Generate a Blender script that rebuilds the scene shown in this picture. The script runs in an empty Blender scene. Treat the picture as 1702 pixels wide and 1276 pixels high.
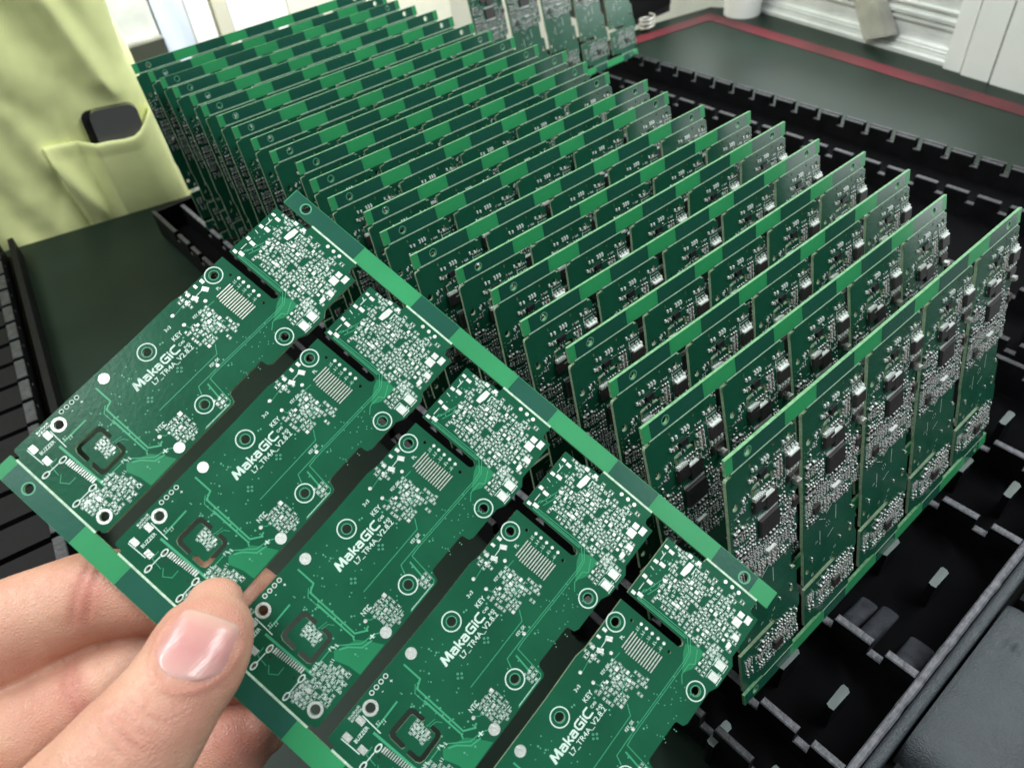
import bpy, bmesh, math, random
from mathutils import Vector, Matrix, noise
from mathutils.geometry import tessellate_polygon
from mathutils.bvhtree import BVHTree

MM = 0.001
sc = bpy.context.scene
COL = sc.collection

# ------------------------------------------------------------------ camera
cam_d = bpy.data.cameras.new('camera'); cam = bpy.data.objects.new('camera', cam_d); COL.objects.link(cam)
R0 = Vector((0.75288281, -0.65306923, -0.08165814))
R1 = Vector((-0.49251341, -0.47674708, -0.72810903))
R2 = Vector((0.43657532, 0.58839851, -0.68058003))
CP = Vector((-97.95, -99.96, 208.36)) * MM
m = Matrix((R0, -R1, -R2)).transposed().to_4x4(); m.translation = CP
cam.matrix_world = m
cam_d.sensor_width = 36; cam_d.lens = 26.61
cam_d.clip_start = 0.005; cam_d.clip_end = 20
cam_d.dof.use_dof = True; cam_d.dof.focus_distance = 0.190; cam_d.dof.aperture_fstop = 25
sc.camera = cam

# ------------------------------------------------------------------ light
w = bpy.data.worlds.new('World'); sc.world = w; w.use_nodes = True
w.node_tree.nodes['Background'].inputs[0].default_value = (0.80, 0.90, 0.96, 1)
w.node_tree.nodes['Background'].inputs[1].default_value = 0.20
def area(name, loc, target, sx, sy, power, col=(1, 1, 1)):
    l = bpy.data.lights.new(name, 'AREA'); l.shape = 'RECTANGLE'; l.size = sx; l.size_y = sy
    l.energy = power; l.color = col
    o = bpy.data.objects.new(name, l); COL.objects.link(o)
    o.location = loc
    o.rotation_euler = (Vector(target) - Vector(loc)).to_track_quat('-Z', 'Y').to_euler()
    return o
area('ceiling_tube_light', (-0.48, 0.36, 1.28), (-0.05, 0.1, 0), 0.9, 0.30, 8.5, (0.96, 1.0, 0.99))
area('ceiling_tube_light', (0.80, -0.60, 1.25), (0.1, 0.1, 0), 1.3, 0.10, 21, (0.96, 1.0, 0.99))
area('ceiling_tube_light', (-0.30, 0.85, 1.20), (0.2, 0.35, 0), 1.3, 0.14, 20, (0.97, 1.0, 0.98))
area('added_glare_light', (0.405, -0.165, 0.006), (0.0, -0.05, 0.02), 0.26, 0.044, 0.11, (0.95, 1.0, 0.98))  # added lamp, unseen; gives the right panel ends their grey reflection
area('added_silver_glare_light', (0.474, 0.20, 0.115), (0.0, 0.26, 0.115), 0.34, 0.16, 0.75, (0.95, 1.0, 1.0))  # added lamp out of view, makes the far panel mirror silver
area('cabinet_fill_light', (0.26, 0.50, 0.24), (0.26, 0.72, 0.10), 0.5, 0.16, 2.2, (1.0, 1.0, 0.97))  # added fill lamp, brightens the white cabinet at the back
sc.view_settings.view_transform = 'Standard'; sc.view_settings.look = 'None'
sc.view_settings.exposure = 0.0; sc.view_settings.gamma = 1.0

# ------------------------------------------------------------------ helpers
def tag(o, label=None, cat=None, group=None, kind=None):
    if label: o['label'] = label
    if cat: o['category'] = cat
    if group: o['group'] = group
    if kind: o['kind'] = kind
    return o
def empty(name, mat=None, parent=None):
    o = bpy.data.objects.new(name, None); COL.objects.link(o); o.empty_display_size = 0.01
    if mat is not None: o.matrix_world = mat
    if parent: o.parent = parent
    return o
class MB:
    """collects geometry in millimetres"""
    def __init__(s): s.v = []; s.f = []; s.m = []
    def add(s, vs, fs, mi=0):
        b = len(s.v); s.v += [tuple(v) for v in vs]
        for f in fs: s.f.append(tuple(b + i for i in f)); s.m.append(mi)
    def box(s, x0, x1, y0, y1, z0, z1, mi=0, bottom=True):
        vs = [(x0,y0,z0),(x1,y0,z0),(x1,y1,z0),(x0,y1,z0),(x0,y0,z1),(x1,y0,z1),(x1,y1,z1),(x0,y1,z1)]
        fs = [(4,5,6,7),(0,1,5,4),(1,2,6,5),(2,3,7,6),(3,0,4,7)]
        if bottom: fs.append((3,2,1,0))
        s.add(vs, fs, mi)
    def rot_box(s, cx, cy, a, lx, ly, z0, z1, mi=0, taper=0.0, tmi=None):
        c, q = math.cos(a), math.sin(a); vs = []
        for z, t in ((z0, 0), (z1, taper)):
            for sx, sy in ((-1,-1),(1,-1),(1,1),(-1,1)):
                x = sx*(lx/2 - t); y = sy*(ly/2 - t)
                vs.append((cx + x*c - y*q, cy + x*q + y*c, z))
        b = len(s.v); s.v += vs
        for i, f in enumerate([(4,5,6,7),(0,1,5,4),(1,2,6,5),(2,3,7,6),(3,0,4,7)]):
            s.f.append(tuple(b+k for k in f)); s.m.append(tmi if (i == 0 and tmi is not None) else mi)
    def rect(s, cx, cy, lx, ly, z, mi=0, a=0.0):
        c, q = math.cos(a), math.sin(a)
        s.add([(cx + x*c - y*q, cy + x*q + y*c, z) for x, y in ((-lx/2,-ly/2),(lx/2,-ly/2),(lx/2,ly/2),(-lx/2,ly/2))], [(0,1,2,3)], mi)
    def disc(s, cx, cy, r, z, mi=0, n=16, ry=None):
        ry = ry or r
        s.add([(cx + r*math.cos(2*math.pi*i/n), cy + ry*math.sin(2*math.pi*i/n), z) for i in range(n)], [tuple(range(n))], mi)
    def ring(s, cx, cy, r0, r1, z, mi=0, n=28, jit=0.0):
        vs = []
        for i in range(n):
            a = 2*math.pi*i/n; c, q = math.cos(a), math.sin(a)
            vs += [(cx+r0*c, cy+r0*q, z), (cx+r1*c, cy+r1*q, z)]
        s.add(vs, [(2*i, 2*i+1, (2*i+3) % (2*n), (2*i+2) % (2*n)) for i in range(n)], mi)
    def line(s, pts, wd, z, mi=0):
        for (x0, y0), (x1, y1) in zip(pts[:-1], pts[1:]):
            dx, dy = x1-x0, y1-y0; L = math.hypot(dx, dy)
            if L < 1e-6: continue
            nx, ny = -dy/L*wd/2, dx/L*wd/2; ex, ey = dx/L*wd*.35, dy/L*wd*.35
            x0, y0, x1, y1 = x0-ex, y0-ey, x1+ex, y1+ey
            s.add([(x0-nx,y0-ny,z),(x1-nx,y1-ny,z),(x1+nx,y1+ny,z),(x0+nx,y0+ny,z)], [(0,1,2,3)], mi)
            z += 0.0006
    def plate(s, outer, holes, z0, z1, mi_face=0, mi_side=1, mi_back=None):
        loops = [outer] + holes
        vl = [[Vector((x, y, 0)) for x, y in lp] for lp in loops]
        tris = tessellate_polygon(vl)
        flat = [p for lp in loops for p in lp]; n = len(flat)
        b = len(s.v)
        s.v += [(x, y, z1) for x, y in flat] + [(x, y, z0) for x, y in flat]
        for t in tris:
            a, c, d = [flat[i] for i in t]
            area2 = (c[0]-a[0])*(d[1]-a[1]) - (d[0]-a[0])*(c[1]-a[1])
            t = tuple(t) if area2 > 0 else tuple(reversed(t))
            s.f.append(tuple(b+i for i in t)); s.m.append(mi_face)
            s.f.append(tuple(b+n+i for i in reversed(t))); s.m.append(mi_face if mi_back is None else mi_back)
        k = 0
        for li, lp in enumerate(loops):
            L = len(lp)
            ar = sum(lp[i][0]*lp[(i+1) % L][1] - lp[(i+1) % L][0]*lp[i][1] for i in range(L))
            ccw = ar > 0
            if li > 0: ccw = not ccw
            for i in range(L):
                p, q = b+k+i, b+k+(i+1) % L
                f = (p, p+n, q+n, q) if ccw else (q, q+n, p+n, p)
                s.f.append(f); s.m.append(mi_side)
            k += L
    def mesh(s, name, mats, smooth=False):
        me = bpy.data.meshes.new(name)
        me.from_pydata([(x*MM, y*MM, z*MM) for x, y, z in s.v], [], s.f)
        for mt in mats: me.materials.append(mt)
        me.polygons.foreach_set('material_index', s.m)
        if smooth: me.polygons.foreach_set('use_smooth', [True]*len(s.f))
        me.update(); return me
    def build(s, name, mats, parent=None, smooth=False):
        return obj(name, s.mesh(name, mats, smooth), parent)
def obj(name, me, parent=None):
    o = bpy.data.objects.new(name, me); COL.objects.link(o)
    if parent: o.parent = parent
    return o
def copy_tree(o, parent=None):
    c = o.copy(); COL.objects.link(c)
    if parent: c.parent = parent
    for ch in o.children: copy_tree(ch, c)
    return c

# ------------------------------------------------------------------ materials
def mat(name, col, rough=0.5, metal=0.0, var=0.0, scale=400.0, bump=0.0, bscale=800.0, coat=0.0, spec=0.5, rvar=0.0, sss=0.0, stretch=None):
    mt = bpy.data.materials.new(name); mt.use_nodes = True
    nt = mt.node_tree; b = nt.nodes['Principled BSDF']
    b.inputs['Base Color'].default_value = (*col, 1); b.inputs['Roughness'].default_value = rough
    b.inputs['Metallic'].default_value = metal; b.inputs['Specular IOR Level'].default_value = spec
    b.inputs['Coat Weight'].default_value = coat; b.inputs['Coat Roughness'].default_value = 0.12
    tc = nt.nodes.new('ShaderNodeTexCoord'); src = tc.outputs['Object']
    if stretch:
        mp = nt.nodes.new('ShaderNodeMapping'); mp.inputs['Scale'].default_value = stretch
        nt.links.new(src, mp.inputs[0]); src = mp.outputs[0]
    if var or rvar:
        n = nt.nodes.new('ShaderNodeTexNoise'); n.inputs['Scale'].default_value = scale; n.inputs['Detail'].default_value = 5
        nt.links.new(src, n.inputs[0])
        if var:
            r = nt.nodes.new('ShaderNodeValToRGB')
            r.color_ramp.elements[0].position = .3; r.color_ramp.elements[1].position = .7
            r.color_ramp.elements[0].color = (*[max(0, c*(1-var)) for c in col], 1)
            r.color_ramp.elements[1].color = (*[min(1, c*(1+var)) for c in col], 1)
            nt.links.new(n.outputs[0], r.inputs[0]); nt.links.new(r.outputs[0], b.inputs['Base Color'])
        if rvar:
            mr = nt.nodes.new('ShaderNodeMapRange'); mr.inputs[3].default_value = max(.03, rough-rvar); mr.inputs[4].default_value = min(1, rough+rvar)
            nt.links.new(n.outputs[0], mr.inputs[0]); nt.links.new(mr.outputs[0], b.inputs['Roughness'])
    if bump:
        n2 = nt.nodes.new('ShaderNodeTexNoise'); n2.inputs['Scale'].default_value = bscale; n2.inputs['Detail'].default_value = 6
        nt.links.new(src, n2.inputs[0])
        bp = nt.nodes.new('ShaderNodeBump'); bp.inputs['Strength'].default_value = bump; bp.inputs['Distance'].default_value = 0.0005
        nt.links.new(n2.outputs[0], bp.inputs['Height']); nt.links.new(bp.outputs[0], b.inputs['Normal'])
    if sss:
        b.inputs['Subsurface Weight'].default_value = sss
        b.inputs['Subsurface Radius'].default_value = (1, .35, .2); b.inputs['Subsurface Scale'].default_value = 0.003
    return mt
M = {}
M['mask'] = mat('green_solder_mask', (0.009, 0.086, 0.043), 0.21, var=.16, scale=70, bump=.06, bscale=900, spec=.30, rvar=.05)
M['mask_dark'] = mat('green_mask_over_copper', (0.013, 0.092, 0.060), 0.26, var=.10, scale=50, bump=.04, bscale=700, rvar=.06)
M['mask_light'] = mat('green_mask_over_bare_laminate', (0.055, 0.39, 0.165), 0.34, var=.12, scale=45, bump=.04, bscale=700)
def translucent(mt, col, f):
    nt = mt.node_tree; out = nt.nodes['Material Output']; b = nt.nodes['Principled BSDF']
    tr = nt.nodes.new('ShaderNodeBsdfTranslucent'); tr.inputs[0].default_value = (*col, 1)
    mx = nt.nodes.new('ShaderNodeMixShader'); mx.inputs[0].default_value = f
    nt.links.new(b.outputs[0], mx.inputs[1]); nt.links.new(tr.outputs[0], mx.inputs[2]); nt.links.new(mx.outputs[0], out.inputs[0])
translucent(M['mask_light'], (0.16, 0.85, 0.42), .35)
M['void'] = mat('shade_black_plastic', (0.0025, 0.0025, 0.003), 0.8, spec=.05)  # blacker copy of the rack plastic, paints the shade on its floor
M['mask_comp'] = mat('green_mask_component_side', (0.010, 0.085, 0.048), 0.24, var=.2, scale=90, bump=.08, bscale=1200, rvar=.06)
M['score'] = mat('lit_scored_laminate', (0.50, 0.66, 0.50), 0.6, var=.25, scale=900)  # bare laminate, its colour brightened with the light the edge catches
M['rail_edge'] = mat('green_laminate_edge', (0.15, 0.34, 0.17), 0.55, var=.3, scale=900)
M['fr4'] = mat('glass_laminate_edge', (0.23, 0.32, 0.20), 0.6, var=.25, scale=900)
M['trace'] = mat('green_mask_trace', (0.05, 0.33, 0.165), 0.30)
M['pour'] = mat('green_mask_without_copper', (0.018, 0.20, 0.085), 0.25, var=.1, scale=60)
M['via'] = mat('green_via', (0.10, 0.36, 0.22), 0.35)
M['silk'] = mat('white_silkscreen', (0.58, 0.74, 0.66), 0.6)
M['pad'] = mat('tin_pad', (0.80, 0.84, 0.78), 0.36, metal=.7, var=.12, scale=1500, bump=.3, bscale=2500)
M['gold'] = mat('gold_pad', (0.80, 0.80, 0.72), 0.34, metal=.7, var=.15, scale=1200)
M['solder'] = mat('solder_joint', (0.95, 0.97, 0.95), 0.25, metal=.22, bump=.15, bscale=1600)
M['lead'] = mat('tinned_lead', (0.94, 0.98, 0.94), 0.3, metal=.15)
M['ceramic'] = mat('ceramic_capacitor_body', (0.11, 0.085, 0.07), 0.5, var=.4, scale=350)
M['resistor'] = mat('black_resistor_body', (0.015, 0.015, 0.018), 0.4)
M['chip'] = mat('black_chip_package', (0.026, 0.022, 0.022), 0.5, var=.2, scale=500, bump=.2, bscale=2500)
M['chip_side'] = mat('chip_package_edge', (0.055, 0.047, 0.045), 0.45)
M['steel'] = mat('nickel_shell', (0.72, 0.72, 0.70), 0.25, metal=1.0, bump=.2, bscale=700)
M['crystal'] = mat('crystal_can', (0.75, 0.74, 0.70), 0.3, metal=.9)
M['esd'] = mat('black_antistatic_plastic', (0.004, 0.004, 0.005), 0.6, var=.4, scale=120, bump=.25, bscale=900, rvar=.1, spec=.16)
M['esd_pale'] = mat('pale_black_plastic_edge', (0.13, 0.13, 0.145), 0.45, var=.45, scale=420, bump=.8, bscale=700, rvar=.15)
M['esd_grey'] = mat('grained_grey_black_plastic', (0.050, 0.060, 0.068), 0.34, var=.16, scale=90, bump=.9, bscale=2600, rvar=.07, stretch=(1, .55, 1))
M['esd_gloss'] = mat('moulded_black_plastic', (0.040, 0.042, 0.050), 0.28, var=.3, scale=200, bump=.12, bscale=1500, rvar=.08)
M['esd_dull'] = mat('dull_black_plastic_edge', (0.030, 0.031, 0.035), 0.5, var=.5, scale=300, bump=.5, bscale=700)
M['ledge'] = mat('rubbed_plastic_ledge', (0.13, 0.16, 0.15), 0.45, var=.25, scale=150)
M['mat'] = mat('green_antistatic_mat', (0.011, 0.021, 0.015), 0.40, var=.35, scale=11, bump=.06, bscale=600, rvar=.1, spec=.13)
M['tape'] = mat('red_floor_marking_tape', (0.10, 0.014, 0.020), 0.5, var=.45, scale=26, rvar=.1, spec=.3)
M['white'] = mat('white_painted_metal', (0.86, 0.87, 0.84), 0.45, var=.05, scale=20)
M['grey_white'] = mat('grey_white_aluminium', (0.74, 0.76, 0.74), 0.36, metal=.25, var=.14, scale=35, stretch=(1, .12, 1), rvar=.08)
M['bracket'] = mat('dull_zinc_bracket', (0.46, 0.45, 0.40), 0.4, metal=.4, var=.2, scale=60)
M['cream'] = mat('cream_curtain', (0.74, 0.73, 0.60), 0.8, var=.06, scale=20)
M['beige'] = mat('beige_post', (0.52, 0.50, 0.42), 0.7)
M['bluewhite'] = mat('blue_white_plastic_sheet', (0.60, 0.66, 0.80), 0.35, var=.12, scale=14)
M['dark_box'] = mat('dark_olive_board', (0.035, 0.040, 0.028), 0.6, var=.2, scale=40)
M['black'] = mat('matt_black', (0.012, 0.012, 0.014), 0.5)
M['phone'] = mat('dark_glass_phone', (0.115, 0.115, 0.112), 0.32, spec=.6)
M['phone_rim'] = mat('phone_metal_rim', (0.22, 0.22, 0.22), 0.3, metal=.9)

# yellow antistatic cloth: woven grid of fine conductive threads
def cloth(name, col):
    mt = mat(name, col, 0.85, var=.07, scale=55)
    nt = mt.node_tree; b = nt.nodes['Principled BSDF']
    tc = nt.nodes.new('ShaderNodeTexCoord')
    w1 = nt.nodes.new('ShaderNodeTexWave'); w1.inputs['Scale'].default_value = 240; w1.bands_direction = 'X'; w1.inputs['Distortion'].default_value = .6
    nt.links.new(tc.outputs['Object'], w1.inputs[0])
    n = nt.nodes.new('ShaderNodeTexNoise'); n.inputs['Scale'].default_value = 900; nt.links.new(tc.outputs['Object'], n.inputs[0])
    ad = nt.nodes.new('ShaderNodeMath'); nt.links.new(w1.outputs['Fac'], ad.inputs[0]); nt.links.new(n.outputs[0], ad.inputs[1])
    bp = nt.nodes.new('ShaderNodeBump'); bp.inputs['Strength'].default_value = .07; bp.inputs['Distance'].default_value = .0005
    nt.links.new(ad.outputs[0], bp.inputs['Height']); nt.links.new(bp.outputs[0], b.inputs['Normal'])
    b.inputs['Sheen Weight'].default_value = .25
    return mt
M['smock'] = cloth('yellow_antistatic_cloth', (0.90, 0.94, 0.43))
M['lining'] = cloth('white_cloth', (0.78, 0.80, 0.78))

def skin_material():
    mt = bpy.data.materials.new('skin'); mt.use_nodes = True; nt = mt.node_tree; b = nt.nodes['Principled BSDF']
    tc = nt.nodes.new('ShaderNodeTexCoord')
    n = nt.nodes.new('ShaderNodeTexNoise'); n.inputs['Scale'].default_value = 70; n.inputs['Detail'].default_value = 4
    nt.links.new(tc.outputs['Object'], n.inputs[0])
    r = nt.nodes.new('ShaderNodeValToRGB'); r.color_ramp.elements[0].position = .32; r.color_ramp.elements[1].position = .68
    r.color_ramp.elements[0].color = (0.56, 0.275, 0.195, 1); r.color_ramp.elements[1].color = (0.65, 0.385, 0.275, 1)
    nt.links.new(n.outputs[0], r.inputs[0])
    at = nt.nodes.new('ShaderNodeAttribute'); at.attribute_name = 'flush'
    mx = nt.nodes.new('ShaderNodeMix'); mx.data_type = 'RGBA'
    mx.inputs[7].default_value = (0.50, 0.20, 0.15, 1)
    nt.links.new(at.outputs['Fac'], mx.inputs[0]); nt.links.new(r.outputs[0], mx.inputs[6])
    nt.links.new(mx.outputs[2], b.inputs['Base Color'])
    b.inputs['Roughness'].default_value = .46; b.inputs['Specular IOR Level'].default_value = .4
    b.inputs['Subsurface Weight'].default_value = .35; b.inputs['Subsurface Radius'].default_value = (1, .36, .2); b.inputs['Subsurface Scale'].default_value = .0028
    v = nt.nodes.new('ShaderNodeTexVoronoi'); v.inputs['Scale'].default_value = 1500; v.feature = 'DISTANCE_TO_EDGE'
    n0 = nt.nodes.new('ShaderNodeTexNoise'); n0.inputs['Scale'].default_value = 300; nt.links.new(tc.outputs['Object'], n0.inputs[0])
    vm = nt.nodes.new('ShaderNodeVectorMath'); vm.operation = 'MULTIPLY_ADD'
    nt.links.new(n0.outputs['Color'], vm.inputs[0]); vm.inputs[1].default_value = (.003, .003, .003); nt.links.new(tc.outputs['Object'], vm.inputs[2])
    nt.links.new(vm.outputs[0], v.inputs['Vector'])
    ad = nt.nodes.new('ShaderNodeMath'); nt.links.new(v.outputs['Distance'], ad.inputs[0]); nt.links.new(n0.outputs[0], ad.inputs[1])
    bp = nt.nodes.new('ShaderNodeBump'); bp.inputs['Strength'].default_value = .45; bp.inputs['Distance'].default_value = .0004
    nt.links.new(ad.outputs[0], bp.inputs['Height']); nt.links.new(bp.outputs[0], b.inputs['Normal'])
    return mt
M['skin'] = skin_material()
M['nail'] = mat('finger_nail', (0.60, 0.30, 0.30), 0.24, sss=.3, spec=.45, bump=.12, bscale=260, stretch=(6, .6, 1))
nt = M['nail'].node_tree; at = nt.nodes.new('ShaderNodeAttribute'); at.attribute_name = 'along'
r_ = nt.nodes.new('ShaderNodeValToRGB'); cr_ = r_.color_ramp
cr_.elements[0].position = 0; cr_.elements[0].color = (0.66, 0.40, 0.36, 1)
for p_, c_ in ((.10, (0.60, 0.34, 0.31)), (.45, (0.57, 0.275, 0.26)), (.80, (0.60, 0.31, 0.28)), (.93, (0.62, 0.38, 0.31))):
    e_ = cr_.elements.new(p_); e_.color = (*c_, 1)
cr_.elements[-1].position = 1; cr_.elements[-1].color = (0.62, 0.42, 0.33, 1)
nt.links.new(at.outputs['Fac'], r_.inputs[0]); nt.links.new(r_.outputs[0], nt.nodes['Principled BSDF'].inputs['Base Color'])

# ================================================================== SETTING
# table top covered with the antistatic mat
g = MB()
tx = [(-700, -900), (333, -900), (463.0, 64.2), (494.5, 297), (480, 330), (420, 343), (10.9, 374.4), (-92.3, 397.9), (-700, 536)]
g.plate(tx, [], -45, -15, 0, 1)
tag(g.build('table_mat', [M['mat'], M['dark_box']]), kind='structure')
# red tape line stuck on the mat, with a corner
g = MB()
def strip(a, b, w, z, mi=0, n=30, j=.35):
    a = Vector(a); b = Vector(b); d = (b-a).normalized(); nn = Vector((-d.y, d.x)); vs = []
    for i in range(n+1):
        p = a + (b-a)*i/n
        for s_ in (-1, 1):
            q = p + nn*s_*(w/2 + j*noise.noise(Vector((i*.6, s_*7, 1))))
            vs.append((q.x, q.y, z + .05*noise.noise(Vector((i*.3, s_, 3)))))
    g.add(vs, [(2*i, 2*i+2, 2*i+3, 2*i+1) for i in range(n)], mi)
strip((460, 315), (413, -120), 14, -14.75)
strip((465, 313.5), (335, 336), 13, -14.55)
tag(g.build('tape_line', [M['tape']]), 'red marking tape stuck along the edge of the dark green table mat', 'tape')

# far wall
g = MB(); g.box(-600, 1500, 760, 790, -600, 900)
tag(g.build('wall', [M['cream']]), kind='structure')
g = MB(); g.box(-2500, 2500, -2500, 2500, -800, -780)
tag(g.build('floor', [M['grey_white']]), kind='structure')

# white machine behind the smock: panels and posts
t = empty('white_cabinet', Matrix.Translation((0.15, 0.70, 0)))
tag(t, 'white cabinet with flat doors and beige posts behind the back boards', 'cabinet')
def cpart(name, x0, x1, z0, z1, y0, y1, m_):
    q = MB(); q.box(x0-150, x1-150, y0-700, y1-700, z0, z1); return q.build(name, [m_], t)
cpart('door', 160, 183, -260, 420, 702, 730, M['white'])
cpart('post', 185, 199, -260, 420, 698, 730, M['beige'])
cpart('door', 201, 262, -260, 420, 702, 730, M['white'])
cpart('seal_strip', 157.4, 159.6, -260, 420, 699, 728, M['bracket'])
cpart('door', 264, 330, -260, 420, 703, 730, M['cream'])
cpart('door', 332, 470, -260, 420, 705, 730, M['cream'])
g = MB(); g.box(20, 126, 696, 726, -10.5, 300); o = tag(g.build('grey_panel', [M['grey_white']]), 'flat pale grey panel right beside the yellow smock', 'panel')
g = MB(); g.box(20, 126.5, 688, 730, -90, -13, 0); g.box(20, 126, 690, 728, -13, -10.8, 1); tag(g.build('dark_board', [M['dark_box'], M['bracket']]), 'dark olive board with a pale top edge below the grey panel', 'board')
g = MB()
n = 26
vs = []
for i in range(n+1):
    for j in range(9):
        vs.append((128 + j*3.6, 697 + 1.6*math.sin(i*.5 + j*.8), -120 + i*12))
for i in range(n+1):
    for j in range(9):
        vs.append((128 + j*3.6, 698 + 1.6*math.sin(i*.5 + j*.8), -120 + i*12))
N9 = (n+1)*9; fs = []
for i in range(n):
    for j in range(8):
        a = i*9+j; fs += [(a, a+1, a+10, a+9), (N9+a+9, N9+a+10, N9+a+1, N9+a)]
g.add(vs, fs); tag(g.build('plastic_sheet', [M['bluewhite']], smooth=True), 'crinkled blue-white plastic sheet hanging beside the grey panel', 'sheet')

# aluminium window sill profile along the right table edge
A0 = Vector((493.4, 289.2, 0)); E1 = Vector((-0.13346, -0.99105, 0)); N1 = Vector((0.99105, -0.13346, 0))   # N1 away from table
def frame_matrix():
    mm_ = Matrix((E1, N1, Vector((0, 0, 1)))).transposed().to_4x4(); mm_.translation = A0*MM; return mm_
t = empty('window_frame', frame_matrix())
tag(t, 'grey-white aluminium window frame with grooved sill at the right table edge', 'window frame')
prof = [(-1, -15), (-1, -12.5), (1.5, -12), (1.5, -10), (3.5, -9.6), (3.5, -8.6), (2.2, -8.2), (3.5, -7.8), (3.5, -6.4), (7, -6), (7, 5), (5.2, 5.6), (5.2, 7.2), (7, 7.6), (7, 9), (4.6, 9.6), (4.6, 11.5), (7.5, 12), (7.5, 15), (6, 15.6), (6, 17), (9, 17.5), (9, 60), (40, 60), (40, -15)]
g = MB()
vs = [(-70, a, z) for a, z in prof] + [(172, a, z) for a, z in prof]; P = len(prof)
g.add(vs, [(i, P+i, P+(i+1) % P, (i+1) % P) for i in range(P)] + [tuple(range(P)), tuple(reversed(range(P, 2*P)))])
g.build('sill_profile', [M['grey_white']], t)
g = MB(); g.box(172, 184.5, -4, 40, -15, 120); g.build('jamb', [M['white']], t)
g = MB(); g.box(186.5, 206, -6, 40, -15, 120); g.build('jamb', [M['white']], t)
g = MB(); g.box(208, 330, -7, 40, -15, 120); g.build('jamb', [M['white']], t)
g = MB(); g.box(332, 900, -5, 40, -15, 72); g.build('sill_box', [M['white']], t)
g = MB(); g.box(184.3, 186.7, 0, 38, -15, 120); g.box(205.8, 208.2, 0, 38, -15, 120); g.build('seal', [M['black']], t)
g = MB()
g.add([(86,-1,15),(106,-1,17),(124,-5,-5),(107,-6,-11),(86,2,15),(106,2,17),(124,-1.5,-5),(107,-2,-11)], [(0,3,2,1),(4,5,6,7),(0,1,5,4),(1,2,6,5),(2,3,7,6),(3,0,4,7)])
g.add([(106,-1,17),(110,5,18),(128,3,-4),(124,-5,-5)], [(0,3,2,1)])
g.build('bracket', [M['bracket']], t)
# white roll and dark box at the far corner
g = MB(); n = 40
vs = [(482 + 15*math.cos(2*math.pi*i/n), 299 + 15*math.sin(2*math.pi*i/n), z) for z in (-14.9, 110) for i in range(n)]
g.add(vs, [(i, (i+1) % n, n+(i+1) % n, n+i) for i in range(n)] + [tuple(range(n-1, -1, -1)), tuple(range(n, 2*n))])
tag(g.build('white_roll', [M['white']], smooth=False), 'white round post standing at the far corner of the table', 'post')
g = MB(); g.box(392, 452, 352, 430, -14.9, 70); g.box(396, 449, 349, 352.5, -8, 66, 1)
tag(g.build('black_case', [M['black'], M['esd']]), 'black equipment case behind the red tape at the far corner', 'case')
# small cable loop beside it
g = MB()
pts = []
for k in range(60):
    a = k*.33; pts.append(Vector((402 + 7*math.cos(a), 334 + 5*math.sin(a), -12 + k*.16)))
def tube(g, pts, r, n=8, mi=0):
    b = len(g.v)
    for i, p in enumerate(pts):
        d = (pts[min(i+1, len(pts)-1)] - pts[max(i-1, 0)]).normalized()
        s1 = d.cross(Vector((0, 0, 1)));
        if s1.length < .05: s1 = d.cross(Vector((1, 0, 0)))
        s1.normalize(); s2 = d.cross(s1)
        for k in range(n):
            a = 2*math.pi*k/n; q = p + s1*r*math.cos(a) + s2*r*math.sin(a); g.v.append(tuple(q))
    for i in range(len(pts)-1):
        for k in range(n):
            g.f.append((b+i*n+k, b+i*n+(k+1) % n, b+(i+1)*n+(k+1) % n, b+(i+1)*n+k)); g.m.append(mi)
tube(g, pts, .9)
tag(g.build('coiled_cable', [M['bracket']], smooth=True), 'small coil of pale grey cable beside the black case', 'cable')

# ================================================================== RACKS
S_I = [-61.83, -46.9, -27.26, -9.64, 5.3, 25.01, 40.23, 52.41, 70.42, 87.31, 103.16, 120.05, 137.13, 152.86, 168.74, 185.56, 202.24, 218.09, 233.25, 248.95, 264.78, 279.22, 297.07]
T_I = [-2.97, -7.4, -2.25, -0.81, -1.6, 1.22, 0.71, -3.27, -2.1, 0.62, -2.18, 0.01, 2.96, 0.89, 1.27, 0.82, 1.52, 1.88, 3.47, 2.18, 2.86, 1.75, 0.43]
TH_I = [0.21, 0.26, 0.2, 0.18, 0.2, 0.15, 0.15, 0.21, 0.21, 0.17, 0.2, 0.19, 0.17, 0.18, 0.19, 0.18, 0.17, 0.18, 0.19, 0.2, 0.22, 0.18, 0.19]
SLOT1 = [-77.4] + S_I
SLOT2 = [-77.4 + 15.9*i for i in range(24)]
def notched_rib(g, x, th, slots, y0, y1, ztop, zbot, depth, wslot=4.3, off=0.0, mi_top=1):
    """a wall along y with square slots cut into its top edge; top faces get the paler material"""
    edges = []; y = y0
    for s_ in sorted(slots):
        a, b = s_ + off - wslot/2, s_ + off + wslot/2
        if a <= y0 + .5 or b >= y1 - .5: continue
        edges.append((y, a, ztop)); edges.append((a, b, ztop - depth)); y = b
    edges.append((y, y1, ztop))
    for a, b, zt in edges:
        ch = .35
        g.box(x-th/2, x+th/2, a, b, zbot, zt-ch, 0)
        vs = [(x-th/2, a, zt-ch), (x+th/2, a, zt-ch), (x+th/2, b, zt-ch), (x-th/2, b, zt-ch),
              (x-th/2+ch, a+ch*.6, zt), (x+th/2-ch, a+ch*.6, zt), (x+th/2-ch, b-ch*.6, zt), (x-th/2+ch, b-ch*.6, zt)]
        g.add(vs, [(4,5,6,7),(0,1,5,4),(1,2,6,5),(2,3,7,6),(3,0,4,7)], mi_top)
YB = 338.0
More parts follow.
